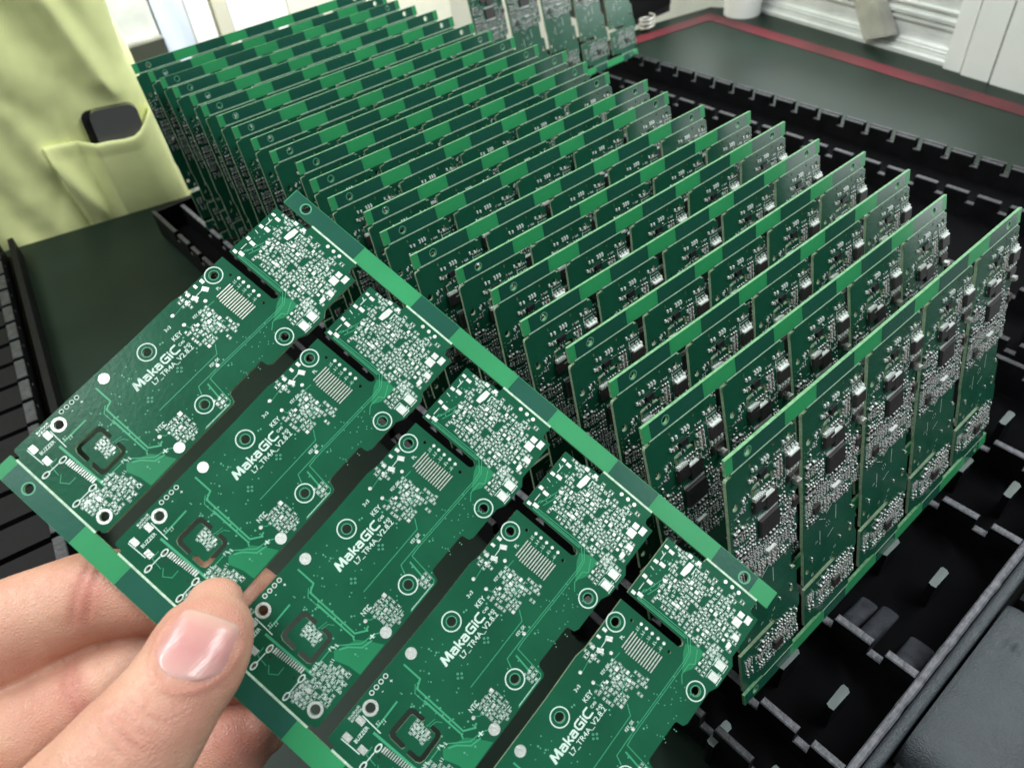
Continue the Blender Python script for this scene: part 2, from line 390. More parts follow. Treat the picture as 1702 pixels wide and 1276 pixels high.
def rack(name, label, slots, ledges, mtx, left_wall=True, right=135.0, top=None, group='black circuit board racks', ledx=(-14, 17, 71, 119, 150), basex=174.5):
    t = empty(name, mtx); tag(t, label, 'rack', group)
    g = MB(); g.box(-15, basex, -89, YB, -14.6, -12.2, 0); g.build('base_plate', [M['void']], t)  # carries the painted shade, widened as dark filler between the racks
    for x, th in ((1.2, 2.4), (37.3, 2.6), (99.7, 2.6), (right, 2.6)):
        g = MB(); notched_rib(g, x, th, slots, -88.4, YB-3, 0, -12.2, 5.0)
        g.build('rib', [M['esd'], top or M['esd_pale']], t)
    if left_wall:
        g = MB(); notched_rib(g, -15, 2.2, slots, -88.4, YB-3, 3, -12.2, 5.0, off=3); g.build('side_wall', [M['esd'], M['esd_dull']], t)
    # front end: pale rim, smooth bar, groove and scuffed handle pad
    g = MB(); n = 60; vs = []
    for i in range(n+1):
        x = -15 + 167*i/n; w_ = .35*noise.noise(Vector((i*.9, 0, 5)))
        vs += [(x, -88.6+w_*.5, -12.2), (x, -88.6+w_*.5, -.3), (x, -89.0, 0.1), (x, -90.4+w_, 0.1), (x, -90.9+w_, -.6), (x, -91, -12.2)]
    g.add(vs, [(6*i+k, 6*(i+1)+k, 6*(i+1)+k+1, 6*i+k+1) for i in range(n) for k in range(5)])
    g.build('end_rim', [M['esd_pale']], t)
    g = MB(); vs = []
    pr = [(-91.05, -3.2), (-91.2, -1.3), (-92, -.9), (-93.3, -.9), (-94.1, -1.2), (-94.4, -2.2), (-94.4, -12.2)]
    for x in (-15, 152): vs += [(x, a, z) for a, z in pr]
    g.add(vs, [(k, k+7, k+8, k+1) for k in range(6)]); g.build('end_bar', [M['esd_grey']], t, smooth=True)
    for (xa, xb) in ((17.5, 82), ):
        g = MB(); nx, ny = 46, 34; vs = []
        for j in range(ny+1):
            for i in range(nx+1):
                u_ = i/nx; v_ = j/ny
                x = xa + (xb-xa)*u_; y = -95.2 - 30*v_
                # rounded corner pad that bulges up and rolls off at its edges
                ex = min(x-xa, xb-x); ey = min(-95.2-y, y+125.2)
                r = 9.0
                dx = max(0, r-ex)/r; dy = max(0, r*(.35 if -95.2-y < y+125.2 else 1.0)-ey)/r
                dd = min(1, math.hypot(dx, dy))
                z = -1.6 - 9.5*(1-math.sqrt(max(0, 1-dd**2.2))) - .010*(y+104)**2*(1 if y < -104 else .15)
                # screw boss
                rb = math.hypot(x-64.5, y+102)
                if rb < 2.6: z += .9*min(1, (2.6-rb)/1.0)
                if rb < .9: z -= 2.2
                vs.append((x, y, z + .02*noise.noise(Vector((x*.3, y*.3, 0)))))
        g.add(vs, [(j*(nx+1)+i, (j+1)*(nx+1)+i, (j+1)*(nx+1)+i+1, j*(nx+1)+i+1) for j in range(ny) for i in range(nx)])
        g.build('handle_pad', [M['esd_grey']], t, smooth=True)
    g = MB(); g.box(-15, 152, -128, -94.5, -14.4, -12.4, 0); g.box(-6, 14, -124, -96.5, -12.4, -3.5, 0); g.box(84.5, 150, -124, -96.5, -12.4, -6, 0)
    for k in range(4): g.box(-14+k*4.2, -12.6+k*4.2, -124, -95.5, -12.3, -2.2, 1)
    g.build('end_tray', [M['esd'], M['esd_pale']], t)
    g = MB(); g.box(-15, 152, YB-3, YB, -12.2, 1.5, 0); g.build('end_wall', [M['esd']], t)
    lm = MB(); n = 10
    lm.plate([(-4.2, -1.1), (3.2, -1.3), (4.0, -.4), (4.1, 1.0), (3.4, 1.3), (-3.9, 1.2), (-4.4, 0.2)], [], -12, 0, 0, 1)
    me = lm.mesh('slot_ledge', [M['ledge'], M['esd']])
    for s_ in ledges:
        for x in ledx:
            o = obj('slot_ledge', me, t); o.location = ((x)*MM, s_*MM, -1.0*MM)
    # raised round-backed lugs between the ribs
    return t
rk1 = rack('board_rack', 'black plastic slotted rack holding the row of green boards', SLOT1, [-77.4, -61.83, -46.9, -27.26, -9.64], Matrix.Translation((0, 0, 0)))
# fat rounded lugs seen on the empty floor of the first rack
def ramp(parent, x0, x1, yc, hw, z0, z1):
    # moulded rounded ridge that starts high at the rib and sinks into the floor
    g = MB(); nx, n = 22, 16; vs = []
    for j in range(nx+1):
        t_ = j/nx; x = x0 + (x1-x0)*t_; zt = z0 + (z1-z0)*t_**.9
        for i in range(n+1):
            a = math.pi*i/n; vs.append((x, yc + hw*math.cos(a)*(1+.08*t_), -13.5 + (zt+13.5)*math.sin(a)**.18))
    g.add(vs, [(j*(n+1)+i, j*(n+1)+i+1, (j+1)*(n+1)+i+1, (j+1)*(n+1)+i) for j in range(nx) for i in range(n)])
    return g.build('moulded_ridge', [M['esd_gloss']], parent, smooth=True)
for args in ((38.7, 60, -66.2, 2.6, -3.5, -13.4), (38.7, 62, -72.2, 2.6, -3.5, -13.4), (38.7, 58, -84.2, 3.6, -3.5, -13.4)):
    ramp(rk1, *args)
rk2 = rack('board_rack', 'empty black plastic slotted rack at the right, next to the filled one', SLOT2, [-61.5, -45.6], Matrix.Translation((0.1905, 0, 0)), right=137.0, top=M['esd_dull'], ledx=(17, 71, 119), basex=139.3)
# second comb line of the right rack stands further out
g = MB(); notched_rib(g, 138.6, 1.6, SLOT2, -88.4, YB-3, 0.6, -12.2, 5.2, wslot=3.0); g.build('side_wall', [M['esd'], M['esd_dull']], rk2)
# left rack, turned with the table: its comb edge shows at the left border
a3 = math.atan2(-0.116, 0.993)
m3 = Matrix.Translation((-0.1045, 0.235, 0)) @ Matrix.Rotation(a3*1.25, 4, 'Z')
t = empty('board_rack', m3); tag(t, 'black comb-edged rack at the left picture border, mostly cut off', 'rack', 'black circuit board racks')
g = MB(); g.box(-160, 0, -330, 150, -14.8, -13, 0); g.box(-3, 0, -330, 150, -13, -3, 0); g.build('base_plate', [M['esd'], M['esd_pale']], t)
for x in (-9.7,):
    g = MB(); notched_rib(g, x, 4.4, [-320+17.0*i for i in range(28)], -330, 150, 0, -13, 4.5, wslot=2.6, mi_top=1)
    g.build('rib', [M['esd'], M['esd_dull']], t)
g = MB()
for i in range(27): g.box(-160, -12.2, -318.6+17.0*i, -304.6+17.0*i, -13, -1.2, 0)
g.build('divider_block', [M['esd']], t)['kind'] = 'stuff'

# ================================================================== CIRCUIT PANEL GEOMETRY (u right, v down from the top rail, mm)
PITCH = 27.96; LEN = 136.1; KS = 87.9/84.0
def circ(cx, cy, r, n=18, ry=None):
    ry = ry or r
    return [(cx + r*math.cos(2*math.pi*i/n), cy + ry*math.sin(2*math.pi*i/n)) for i in range(n)]
BOARD = [(-.4,7.0),(4.0,7.0),(4.6,6.5),(5.4,6.25),(8.2,6.2),(8.45,5.9),(8.5,5.1),(21.7,5.1),(21.95,5.6),(21.7,6.9),(22.0,7.7),(22.6,8.0),(24.1,8.0),(24.1,17.4),(25.2,18.9),(25.1,24.0),(24.2,25.9),(24.25,33.4),(23.8,34.3),(22.3,34.55),(22.1,35.0),(22.1,43.3),(22.4,43.8),(24.1,44.4),(24.4,45.0),(24.7,79.0),(24.2,79.5),
         (23.2,79.55),(23.0,80.25),(1.6,80.25),(1.4,79.6),(-.2,79.5),(-.5,79.0),(-.6,48),(-.9,37.7),(-.45,35.2),(-.55,23.2),(13.9,23.05),(14.5,22.75),(14.75,22.2),(14.5,21.65),(13.9,21.35),(-.4,21.3)]
HOLES = [circ(3.59,48.6,.95), circ(1.25,27.48,.9), circ(21.98,27.5,.9), circ(20.28,48.8,.9), circ(2.05,70.35,.98), circ(22.2,77.1,.98),
         circ(3.68,25.1,.36,10), circ(13.34,24.98,.36,10)] + [circ(x, y, .3, 8, .6) for x, y in ((7.97,74.6),(16.36,74.7),(7.85,78.7),(16.37,78.78))] + \
        [circ(.42, y, .27, 8, .33) for y in (64.3,65.6,66.9,68.2)]
CUT_L = [(11.3,65.1),(8.9,65.1),(8.0,65.5),(7.75,66.3),(7.6,70.7),(7.9,71.6),(8.7,72.0),(11.5,72.05),(11.8,71.5),(11.5,71.0),(9.1,70.9),(8.75,70.6),(8.85,66.5),(9.1,66.15),(11.3,66.1),(11.55,65.6)]
CUT_R = [(13.2,65.1),(15.0,65.1),(15.85,65.6),(16.05,66.5),(16.2,70.8),(15.9,71.7),(15.1,72.1),(12.8,72.1),(12.55,71.45),(12.8,71.05),(14.8,71.0),(15.1,70.7),(15.0,66.5),(14.7,66.1),(13.2,66.05)]
def rail_outline(v0, v1, notch_at_bottom):
    return [(-.2, v0), (LEN, v0), (LEN, v1), (-.2, v1)]

def T_held(p): return (p[0], -p[1])
def T_rack(p): return (p[0], (84.85-p[1])*1.0)
def tf(T, pts): return [T(p) for p in pts]

# ---------------------------------------------------------------- letters drawn as strokes / text objects
def text_mesh(body, size, extrude=0):
    cu = bpy.data.curves.new('t', 'FONT'); cu.body = body; cu.size = size; cu.resolution_u = 3
    o = bpy.data.objects.new('t', cu); COL.objects.link(o)
    dg = bpy.context.evaluated_depsgraph_get(); dg.update()
    me = bpy.data.meshes.new_from_object(o.evaluated_get(dg))
    vs = [tuple(v.co) for v in me.vertices]; fs = [tuple(p.vertices) for p in me.polygons]
    bpy.data.objects.remove(o); bpy.data.curves.remove(cu); bpy.data.meshes.remove(me)
    return vs, fs
def put_text(g, body, u, v, size, direction='up', z=.03, width=None, bold=1.0, mi=0):
    """direction 'up': reads towards smaller v; origin = baseline start at (u, v); size = cap height in mm"""
    vs, fs = text_mesh(body, size/0.7)
    x1 = max(p[0] for p in vs); kx = (width/x1) if width else 1.0
    out = []
    for x, y, _ in vs:
        x *= kx
        if direction == 'up': out.append((u - y, -(v - x), z))
        else: out.append((u + x, -(v - y), z))
    g.add(out, fs, mi)
    if bold > 0:      # second strike slightly shifted gives a heavier stroke
        g.add([(a + .045*bold, b + .02*bold, z - .003) for a, b, z in out], fs, mi)
def strokes(g, glyphs, u, v, h, wd, z=.03):
    """polyline letters; glyph coords in cap heights, reading towards smaller v, top towards smaller u"""
    for pl in glyphs:
        pts = [(u - y*h, -(v - x*h)) for x, y in pl]
        g.line(pts, wd, z)
        for p in pts: g.disc(p[0], p[1], wd/2, z+.0012, 0, 10)
LOGO = [
 [(0,0),(.22,.98)], [(.22,.98),(.30,.98),(.62,.10)], [(.62,.10),(1.02,.98)], [(1.02,.98),(1.12,.98),(1.22,0)], [(.12,.0),(.34,.86)], [(1.1,.0),(1.04,.86)],
 [(1.55,.66),(2.05,.66),(2.18,.56),(2.18,0)], [(2.18,.40),(1.66,.40),(1.52,.30),(1.52,.10),(1.66,0),(2.18,0)],
 [(2.52,0),(2.52,.98)], [(2.54,.34),(2.72,.36),(3.06,.66)], [(2.74,.36),(3.08,0)],
 [(3.38,.66),(3.86,.66),(3.98,.56),(3.98,0)], [(3.98,.40),(3.48,.40),(3.34,.30),(3.34,.10),(3.48,0),(3.98,0)],
 [(5.22,.94),(4.62,.94),(4.38,.76),(4.38,.22),(4.60,.02),(5.20,.02),(5.20,.48),(4.84,.48)],
 [(5.55,0),(5.55,.62)], [(5.55,.86),(5.55,.92)],
 [(6.75,.94),(6.18,.94),(5.90,.74),(5.90,.24),(6.14,.02),(6.75,.02)],
]

# ---------------------------------------------------------------- footprint art for the solder side
def footprint(silk, pads, cx, cy, L, W, ang, rnd, style=0):
    c, s_ = math.cos(ang), math.sin(ang)
    def R(x, y): return (cx + x*c - y*s_, cy + x*s_ + y*c)
    pw = L*.28
    for sx in (-1, 1):
        p = R(sx*(L/2-pw/2), 0); pads.rect(p[0], p[1], pw, W*.62, .022, 0, ang)
    if style == 0:
        for sx in (-1, 1):
            pts = [R(sx*.10*L, -W*.62), R(sx*(L/2+.12), -W*.62), R(sx*(L/2+.12), W*.62), R(sx*.10*L, W*.62)]
            silk.line(pts, .065, .026)
    elif style == 1:
        silk.line([R(-L/2-.1, -W*.62), R(L/2+.1, -W*.62)], .06, .026); silk.line([R(-L/2-.1, W*.62), R(L/2+.1, W*.62)], .06, .026)
def mini_text(silk, cx, cy, ang, rnd, n=2, h=.55):
    """designator too small to read: broken strokes"""
    c, s_ = math.cos(ang), math.sin(ang)
    for k in range(n):
        x0 = (k-(n-1)/2)*h*.75
        for q in range(3):
            a = (x0 + rnd.uniform(-.2, .2)*h, rnd.choice((-.5, 0, .5))*h); b = (x0 + rnd.uniform(-.25, .25)*h, rnd.choice((-.5, .5))*h)
            silk.line([(cx+a[0]*c-a[1]*s_, cy+a[0]*s_+a[1]*c), (cx+b[0]*c-b[1]*s_, cy+b[0]*s_+b[1]*c)], .085, .027)
def field(silk, pads, inside, u0, u1, v0, v1, rnd, fill=1.0, step=(1.12, .92), big=.12):
    v = v0
    row = 0
    while v < v1:
        u = u0 + (row % 2)*.35
        while u < u1:
            uu = u + rnd.uniform(-.1, .1); vv = v + rnd.uniform(-.08, .08)
            if inside(uu, vv) and rnd.random() < fill:
                r = rnd.random()
                ang = 0 if rnd.random() < .55 else math.pi/2
                if r < .66: footprint(silk, pads, uu, -vv, .92, .44, ang, rnd, 0)
                elif r < .80: footprint(silk, pads, uu, -vv, .98, .60, ang, rnd, 1)
                elif r < .80 + big: pads.rect(uu, -vv, rnd.uniform(.5, .9), rnd.uniform(.5, .9), .021)
                else: mini_text(silk, uu, -vv, ang, rnd)
            u += step[0]*rnd.uniform(.86, 1.12)
        v += step[1]*rnd.uniform(.9, 1.1); row += 1

def art_meshes():
    rnd = random.Random(7)
    silk = MB(); pads = MB(); trace = MB()
    def L(pts, wd, z=.012, m_=trace): m_.line([(a, -b) for a, b in pts], wd, z)
    # --- module area at the top
    def ins(u, v):
        if math.hypot(u-6.6, (v-9.4)*.8) < 1.5: return False
        if u > 19.8 and v < 12.4: return False
        if u < 4.0 and v > 10.2: return u > 3.2 and v < 14
        if u > 8.3 and v < 8.0 + max(0, (u-16)*.5): return u < 20 and v > 6.9 and rnd.random() < .5
        if u < 3 and v > 8: return False
        if abs(u-13.0) < .7 and abs(v-12.2) < 1.2: return False
        if v > 19.6 and u < 14: return False
        return True
    field(silk, pads, ins, 2.4, 23.3, 7.4, 20.6, rnd, .88, (1.16, .95))
    pads.plate([(6.1,-8.0),(7.2,-7.95),(7.25,-9.6),(6.9,-11.1),(5.9,-11.2),(5.85,-9.8)], [], .008, .022, 0, 0)
    for (u, v, a, b) in ((7.83,6.95,.95,.8),(5.47,6.95,1.0,.8),(20.77,9.56,1.3,1.2),(22.55,9.5,1.25,1.7),(20.9,11.3,1.8,1.7),(.45,8.7,.9,.6),(1.9,8.9,1.2,.7),(.45,12.5,1.0,.7),(1.95,12.2,1.3,.8),(.45,16.4,.95,.75),(1.95,16.7,1.3,.75),(.55,20.5,.95,.7),(1.95,20.0,1.3,.8),(22.4,13.9,1.4,1.1),(22.2,16.2,.9,1.2)):
        pads.rect(u, -v, a, b, .0225)
    for (u, v) in ((14.37,6.25),(16.08,6.25),(17.8,6.25),(4.27,14.45)): pads.disc(u, -v, .42, .0225, 0, 14)
    for (a, b) in (((1.0,9.8),(1.0,11.6)),((1.1,17.6),(1.1,19.3)),((.2,10.0),(.9,10.4)),((.2,14.0),(1.1,14.2)),((3.0,8.0),(4.0,8.2)),((7.9,8.2),(7.9,9.8)),((7.9,8.2),(9.0,8.2))): L([a, b], .16, .028, silk)
    for k in range(14): trace.disc(rnd.uniform(.6, 3.2), -rnd.uniform(9.5, 19.5), .14, .014, 1, 8)
    # --- pads and big component by the slot end
    for (u, v, s_) in ((23.1,20.4,1), (23.35,23.1,1)):
        pads.rect(u, -v, 2.0, 1.55, .0225)
        silk.line([(u-1.3,-v-.9),(u-1.3,-v+.9),(u+1.3,-v+.9),(u+1.3,-v-.9)], .14, .03)
    field(silk, pads, lambda u, v: True, 19.6, 21.6, 18.7, 24.0, rnd, .9, (1.25, 1.05), .3)
    put_text(silk, 'L4', 23.6, 22.1, .5, 'right', .03)
    # --- connector fingers : drawn as separate pads elsewhere
    for k, u in enumerate((5.6, 6.95, 8.46, 9.98, 11.49)):
        mini_text(silk, u-.05, -25.6, math.pi/2, rnd, 2, .6)
        L([(u, 24.8), (u+.3, 26.6)], .12)
    # --- component clusters of the lower board
    field(silk, pads, lambda u, v: True, .3, 2.8, 34.0, 37.0, rnd, .9, (1.2, .8), .3)
    for (u, v, a, b) in ((.45,30.1,1.0,.7),(2.2,30.9,1.5,1.0),(.3,31.9,.9,.6),(.6,34.3,.9,.7),(2.2,33.8,1.4,.9)): pads.rect(u, -v, a, b, .0225, 0, .5 if a > 1.3 else 0)
    L([(1.9,31.5),(2.0,33.2)], .16, .028, silk)
    def mid(u, v):
        return not (u > 9.4 and v < 33.8) and not (u < 6 and v > 34) and v < 41
    field(silk, pads, lambda u, v: (v-33) < (u-4)*1.1 + 3 and (v < 36 or u > 6.5), 5.6, 10.6, 33.6, 37.0, rnd, .95, (1.15, .85), .15)
    field(silk, pads, lambda u, v: True, 6.6, 12.6, 36.6, 41.0, rnd, .75, (1.25, .95), .2)
    field(silk, pads, lambda u, v: True, 10.6, 14.0, 32.4, 36.0, rnd, .8, (1.2, .95), .2)
    # --- centre-right small clusters
    field(silk, pads, lambda u, v: v - 52 > -(u-17.4)*.2, 18.0, 23.6, 53.4, 57.4, rnd, .85, (1.15, .9), .15)
    field(silk, pads, lambda u, v: True, 21.6, 23.6, 45.4, 47.2, rnd, .8, (1.1, .85), .2)
    L([(23.95,45.5),(24.0,52.0)], .10, .028, silk)
    # --- chip cluster inside the cutout
    field(silk, pads, lambda u, v: True, 10.6, 14.0, 66.7, 68.5, rnd, 1, (.95, .6), .1)
    # --- dense cluster lower right
    field(silk, pads, lambda u, v: (v > 68.0 + max(0, (19-u))*.9) and not (abs(u-22.2) < 1.7 and v > 75.2) and not (u > 23.9), 17.2, 24.0, 67.9, 78.6, rnd, .96, (1.15, .80), .12)
    field(silk, pads, lambda u, v: True, 17.6, 19.8, 75.4, 78.6, rnd, .9, (1.2, .95), .3)
    put_text(silk, '+', 17.3, 72.4, .9, 'up', .03)
    # --- buzzer footprint
    for (u, v) in ((2.15,73.2),(2.2,76.85),(5.9,76.7)): pads.rect(u, -v, 1.75, 1.25, .0225)
    L([(1.9,72.3),(6.5,72.45)], .2, .028, silk); L([(1.5,77.75),(5.9,77.6)], .2, .028, silk)
    put_text(silk, 'BUZZER', 4.25, 76.7, .72, 'up', .03, 3.6)
    for k in range(5): footprint(silk, pads, .5 + .02*k, -(71.7 + .62*k), .8, .34, 0, rnd, k % 2)
    # --- usb footprint
    for k in range(14):
        u = 8.95 + k*.505; pads.rect(u, -(74.2 - .05*k), .22 if 1 < k < 12 else .34, 1.2, .0225)
    for (u, v) in ((7.97,74.6),(16.36,74.7),(7.85,78.7),(16.37,78.78)):
        n = 20; o_ = circ(u, -v, .55, n, .95); i_ = circ(u, -v, .32, n, .62)
        silk.add([(a, b, .026) for a, b in o_] + [(a, b, .026) for a, b in i_], [(k, (k+1) % n, n+(k+1) % n, n+k) for k in range(n)])
    L([(7.9,75.7),(7.87,77.7)], .2, .028, silk); L([(16.36,75.7),(16.37,77.8)], .2, .028, silk)
    for (u, v) in ((9.0,75.6),(15.2,75.5)): silk.disc(u, -v, .27, .010, 1, 10)
    # --- rings
    for (u, v) in ((3.59,48.6),(1.25,27.48),(21.98,27.5),(20.28,48.8)):
        silk.ring(u, -v, 1.78, 2.02, .028, 0, 40); trace.ring(u, -v, .98, 1.12, .016, 1, 28)
    for (u, v) in ((2.05,70.35),(22.2,77.1)): pads.ring(u, -v, 1.0, 1.55, .024, 0, 30)
    for v in (64.3,65.6,66.9,68.2): silk.ring(.42, -v, .34, .50, .028, 0, 14)
    put_text(silk, '+', 2.2, 64.6, .8, 'up', .03); put_text(silk, '-', 2.1, 66.9, .8, 'up', .03)
    put_text(silk, '+', 22.1, 61.4, 1.3, 'up', .03, 1.5)
    # --- lettering
    strokes(silk, LOGO, 8.25, 55.5, 1.72, .36)
    put_text(silk, 'L7_TR4A_V2.8.2', 9.95, 52.5, 1.05, 'up', .03, 10.9, .8)
    put_text(silk, 'KEY', 6.0, 43.4, 1.0, 'up', .03, 2.5)
    put_text(silk, '3v3', 3.3, 43.1, .7, 'up', .03, 1.5)
    put_text(silk, 'KEY_OK', 5.4, 37.2, .62, 'up', .03, 2.6)
    put_text(silk, 'KEY_GK', 15.6, 42.4, .62, 'up', .03, 2.5)
    put_text(silk, 'NTC', 17.7, 58.9, 1.0, 'up', .03, 2.3)
    put_text(silk, 'C40', 7.6, 43.4, .55, 'up', .03, 1.5); put_text(silk, 'R42', 8.8, 43.0, .55, 'up', .03, 1.5)
    put_text(silk, 'PL', 4.4, 29.4, .7, 'up', .03, .9)
    for (u, v) in ((5.1,71.4),(5.6,70.6),(16.9,67.2),(17.3,66.4),(16.8,71.2)): mini_text(silk, u, -v, math.pi/2, rnd, 2, .7)
    # --- traces
    L([(3.11,18.93),(4.55,14.99)], .14); L([(2.3,19.0),(3.6,14.9)], .14)
    for d in (0, .42): L([(2.2,20.2+d*.9),(15.0-d,19.9+d*1.2),(16.9-d,22.4),(17.15-d,24.5),(17.0-d,42.4-d)], .13)
    L([(2.0,18.6),(1.9,20.9),(14.3,20.75)], .16)
    L([(17.6,21.0),(18.9,23.5),(17.9,24.2),(17.9,26.8),(19.0,28.2)], .14)
    L([(17.0,42.4),(17.15,44.15),(23.6,44.8),(24.1,45.5),(24.15,52.3)], .15)
    L([(16.6,42.0),(16.65,46.9),(18.4,47.7)], .15)
    L([(17.7,45.3),(22.0,45.9)], .3)
    L([(12.6,38.2),(13.4,38.8),(14.4,39.5),(14.51,55.4)], .14)
    L([(1.8,60.5),(5.9,60.5),(6.6,62.2),(18.5,62.3),(19.8,60.6),(19.6,59.7)], .34)
    L([(5.8,61.8),(6.9,63.1),(18.9,63.0)], .14); L([(9.2,62.9),(18.5,62.9),(19.3,63.3)], .3)
    L([(5.2,66.4),(5.4,72.0)], .34)
    L([(5.6,73.2),(17.3,72.9)], .5); L([(17.0,72.3),(16.9,67.0),(17.7,65.8),(20.8,62.8),(21.4,60.2),(22.6,58.4)], .18)
    L([(18.3,66.3),(19.2,65.0),(21.4,63.3),(21.9,61.2)], .26)
    L([(20.0,57.5),(19.4,56.6),(19.5,54.3),(18.9,53.6)], .12)
    L([(18.4,59.0),(19.2,58.4),(19.6,56.5)], .12)
    L([(6.9,75.2),(7.0,76.9),(9.6,77.2)], .13); L([(12.4,75.4),(12.5,77.0),(11.0,78.0),(9.9,76.8)], .13)
    L([(1.9,39.3),(1.5,36.4)], .1); L([(4.9,39.4),(6.6,39.0)], .1); L([(13.0,65.8),(13.4,64.3),(14.4,63.7)], .1); L([(12.6,65.8),(12.9,64.1)], .1)
    L([(5.5,31.6),(5.4,34.0),(6.8,36.2)], .12); L([(9.6,33.4),(9.8,36.4),(11.6,37.9)], .12)
    trace.plate([(19.6,-62.9),(21.6,-61.6),(24.3,-60.2),(24.45,-67.2),(21.8,-67.4),(18.8,-68.4),(17.6,-67.2)], [], .002, .008, 2, 2)
    trace.plate([(15.0,-21.6),(17.3,-20.4),(19.2,-20.6),(19.0,-24.5),(17.8,-26.5),(15.6,-23.2)], [], .002, .008, 2, 2)
    for (cu_, cv_) in ((11.5,55.2),(11.2,46.9)):
        for a in range(4): trace.ring(cu_ + .55*math.cos(a*1.57), -cv_ + .55*math.sin(a*1.57), .10, .24, .014, 1, 10)
    # --- via dots
    for k in range(120):
        u = rnd.uniform(2.2, 22.5); v = rnd.uniform(39, 66)
        if (6.0 < u < 10.4 and 42 < v < 56.5) or math.hypot(u-3.6, v-48.6) < 2.3 or math.hypot(u-20.3, v-48.8) < 2.4 or (u > 17.5 and 53 < v < 58.5): continue
        if abs(u-14.5) < .4 or abs(u-17) < .5: continue
        trace.disc(u, -v, rnd.choice((.11, .15, .20)), .014, 1, 8)
    for k in range(30): trace.disc(rnd.uniform(15, 24), -rnd.uniform(28, 39), .12, .014, 1, 8)
    return (silk.mesh('silkscreen_print', [M['silk'], M['black']]), pads.mesh('solder_pads', [M['pad']]), trace.mesh('copper_traces', [M['trace'], M['via'], M['pour']]))

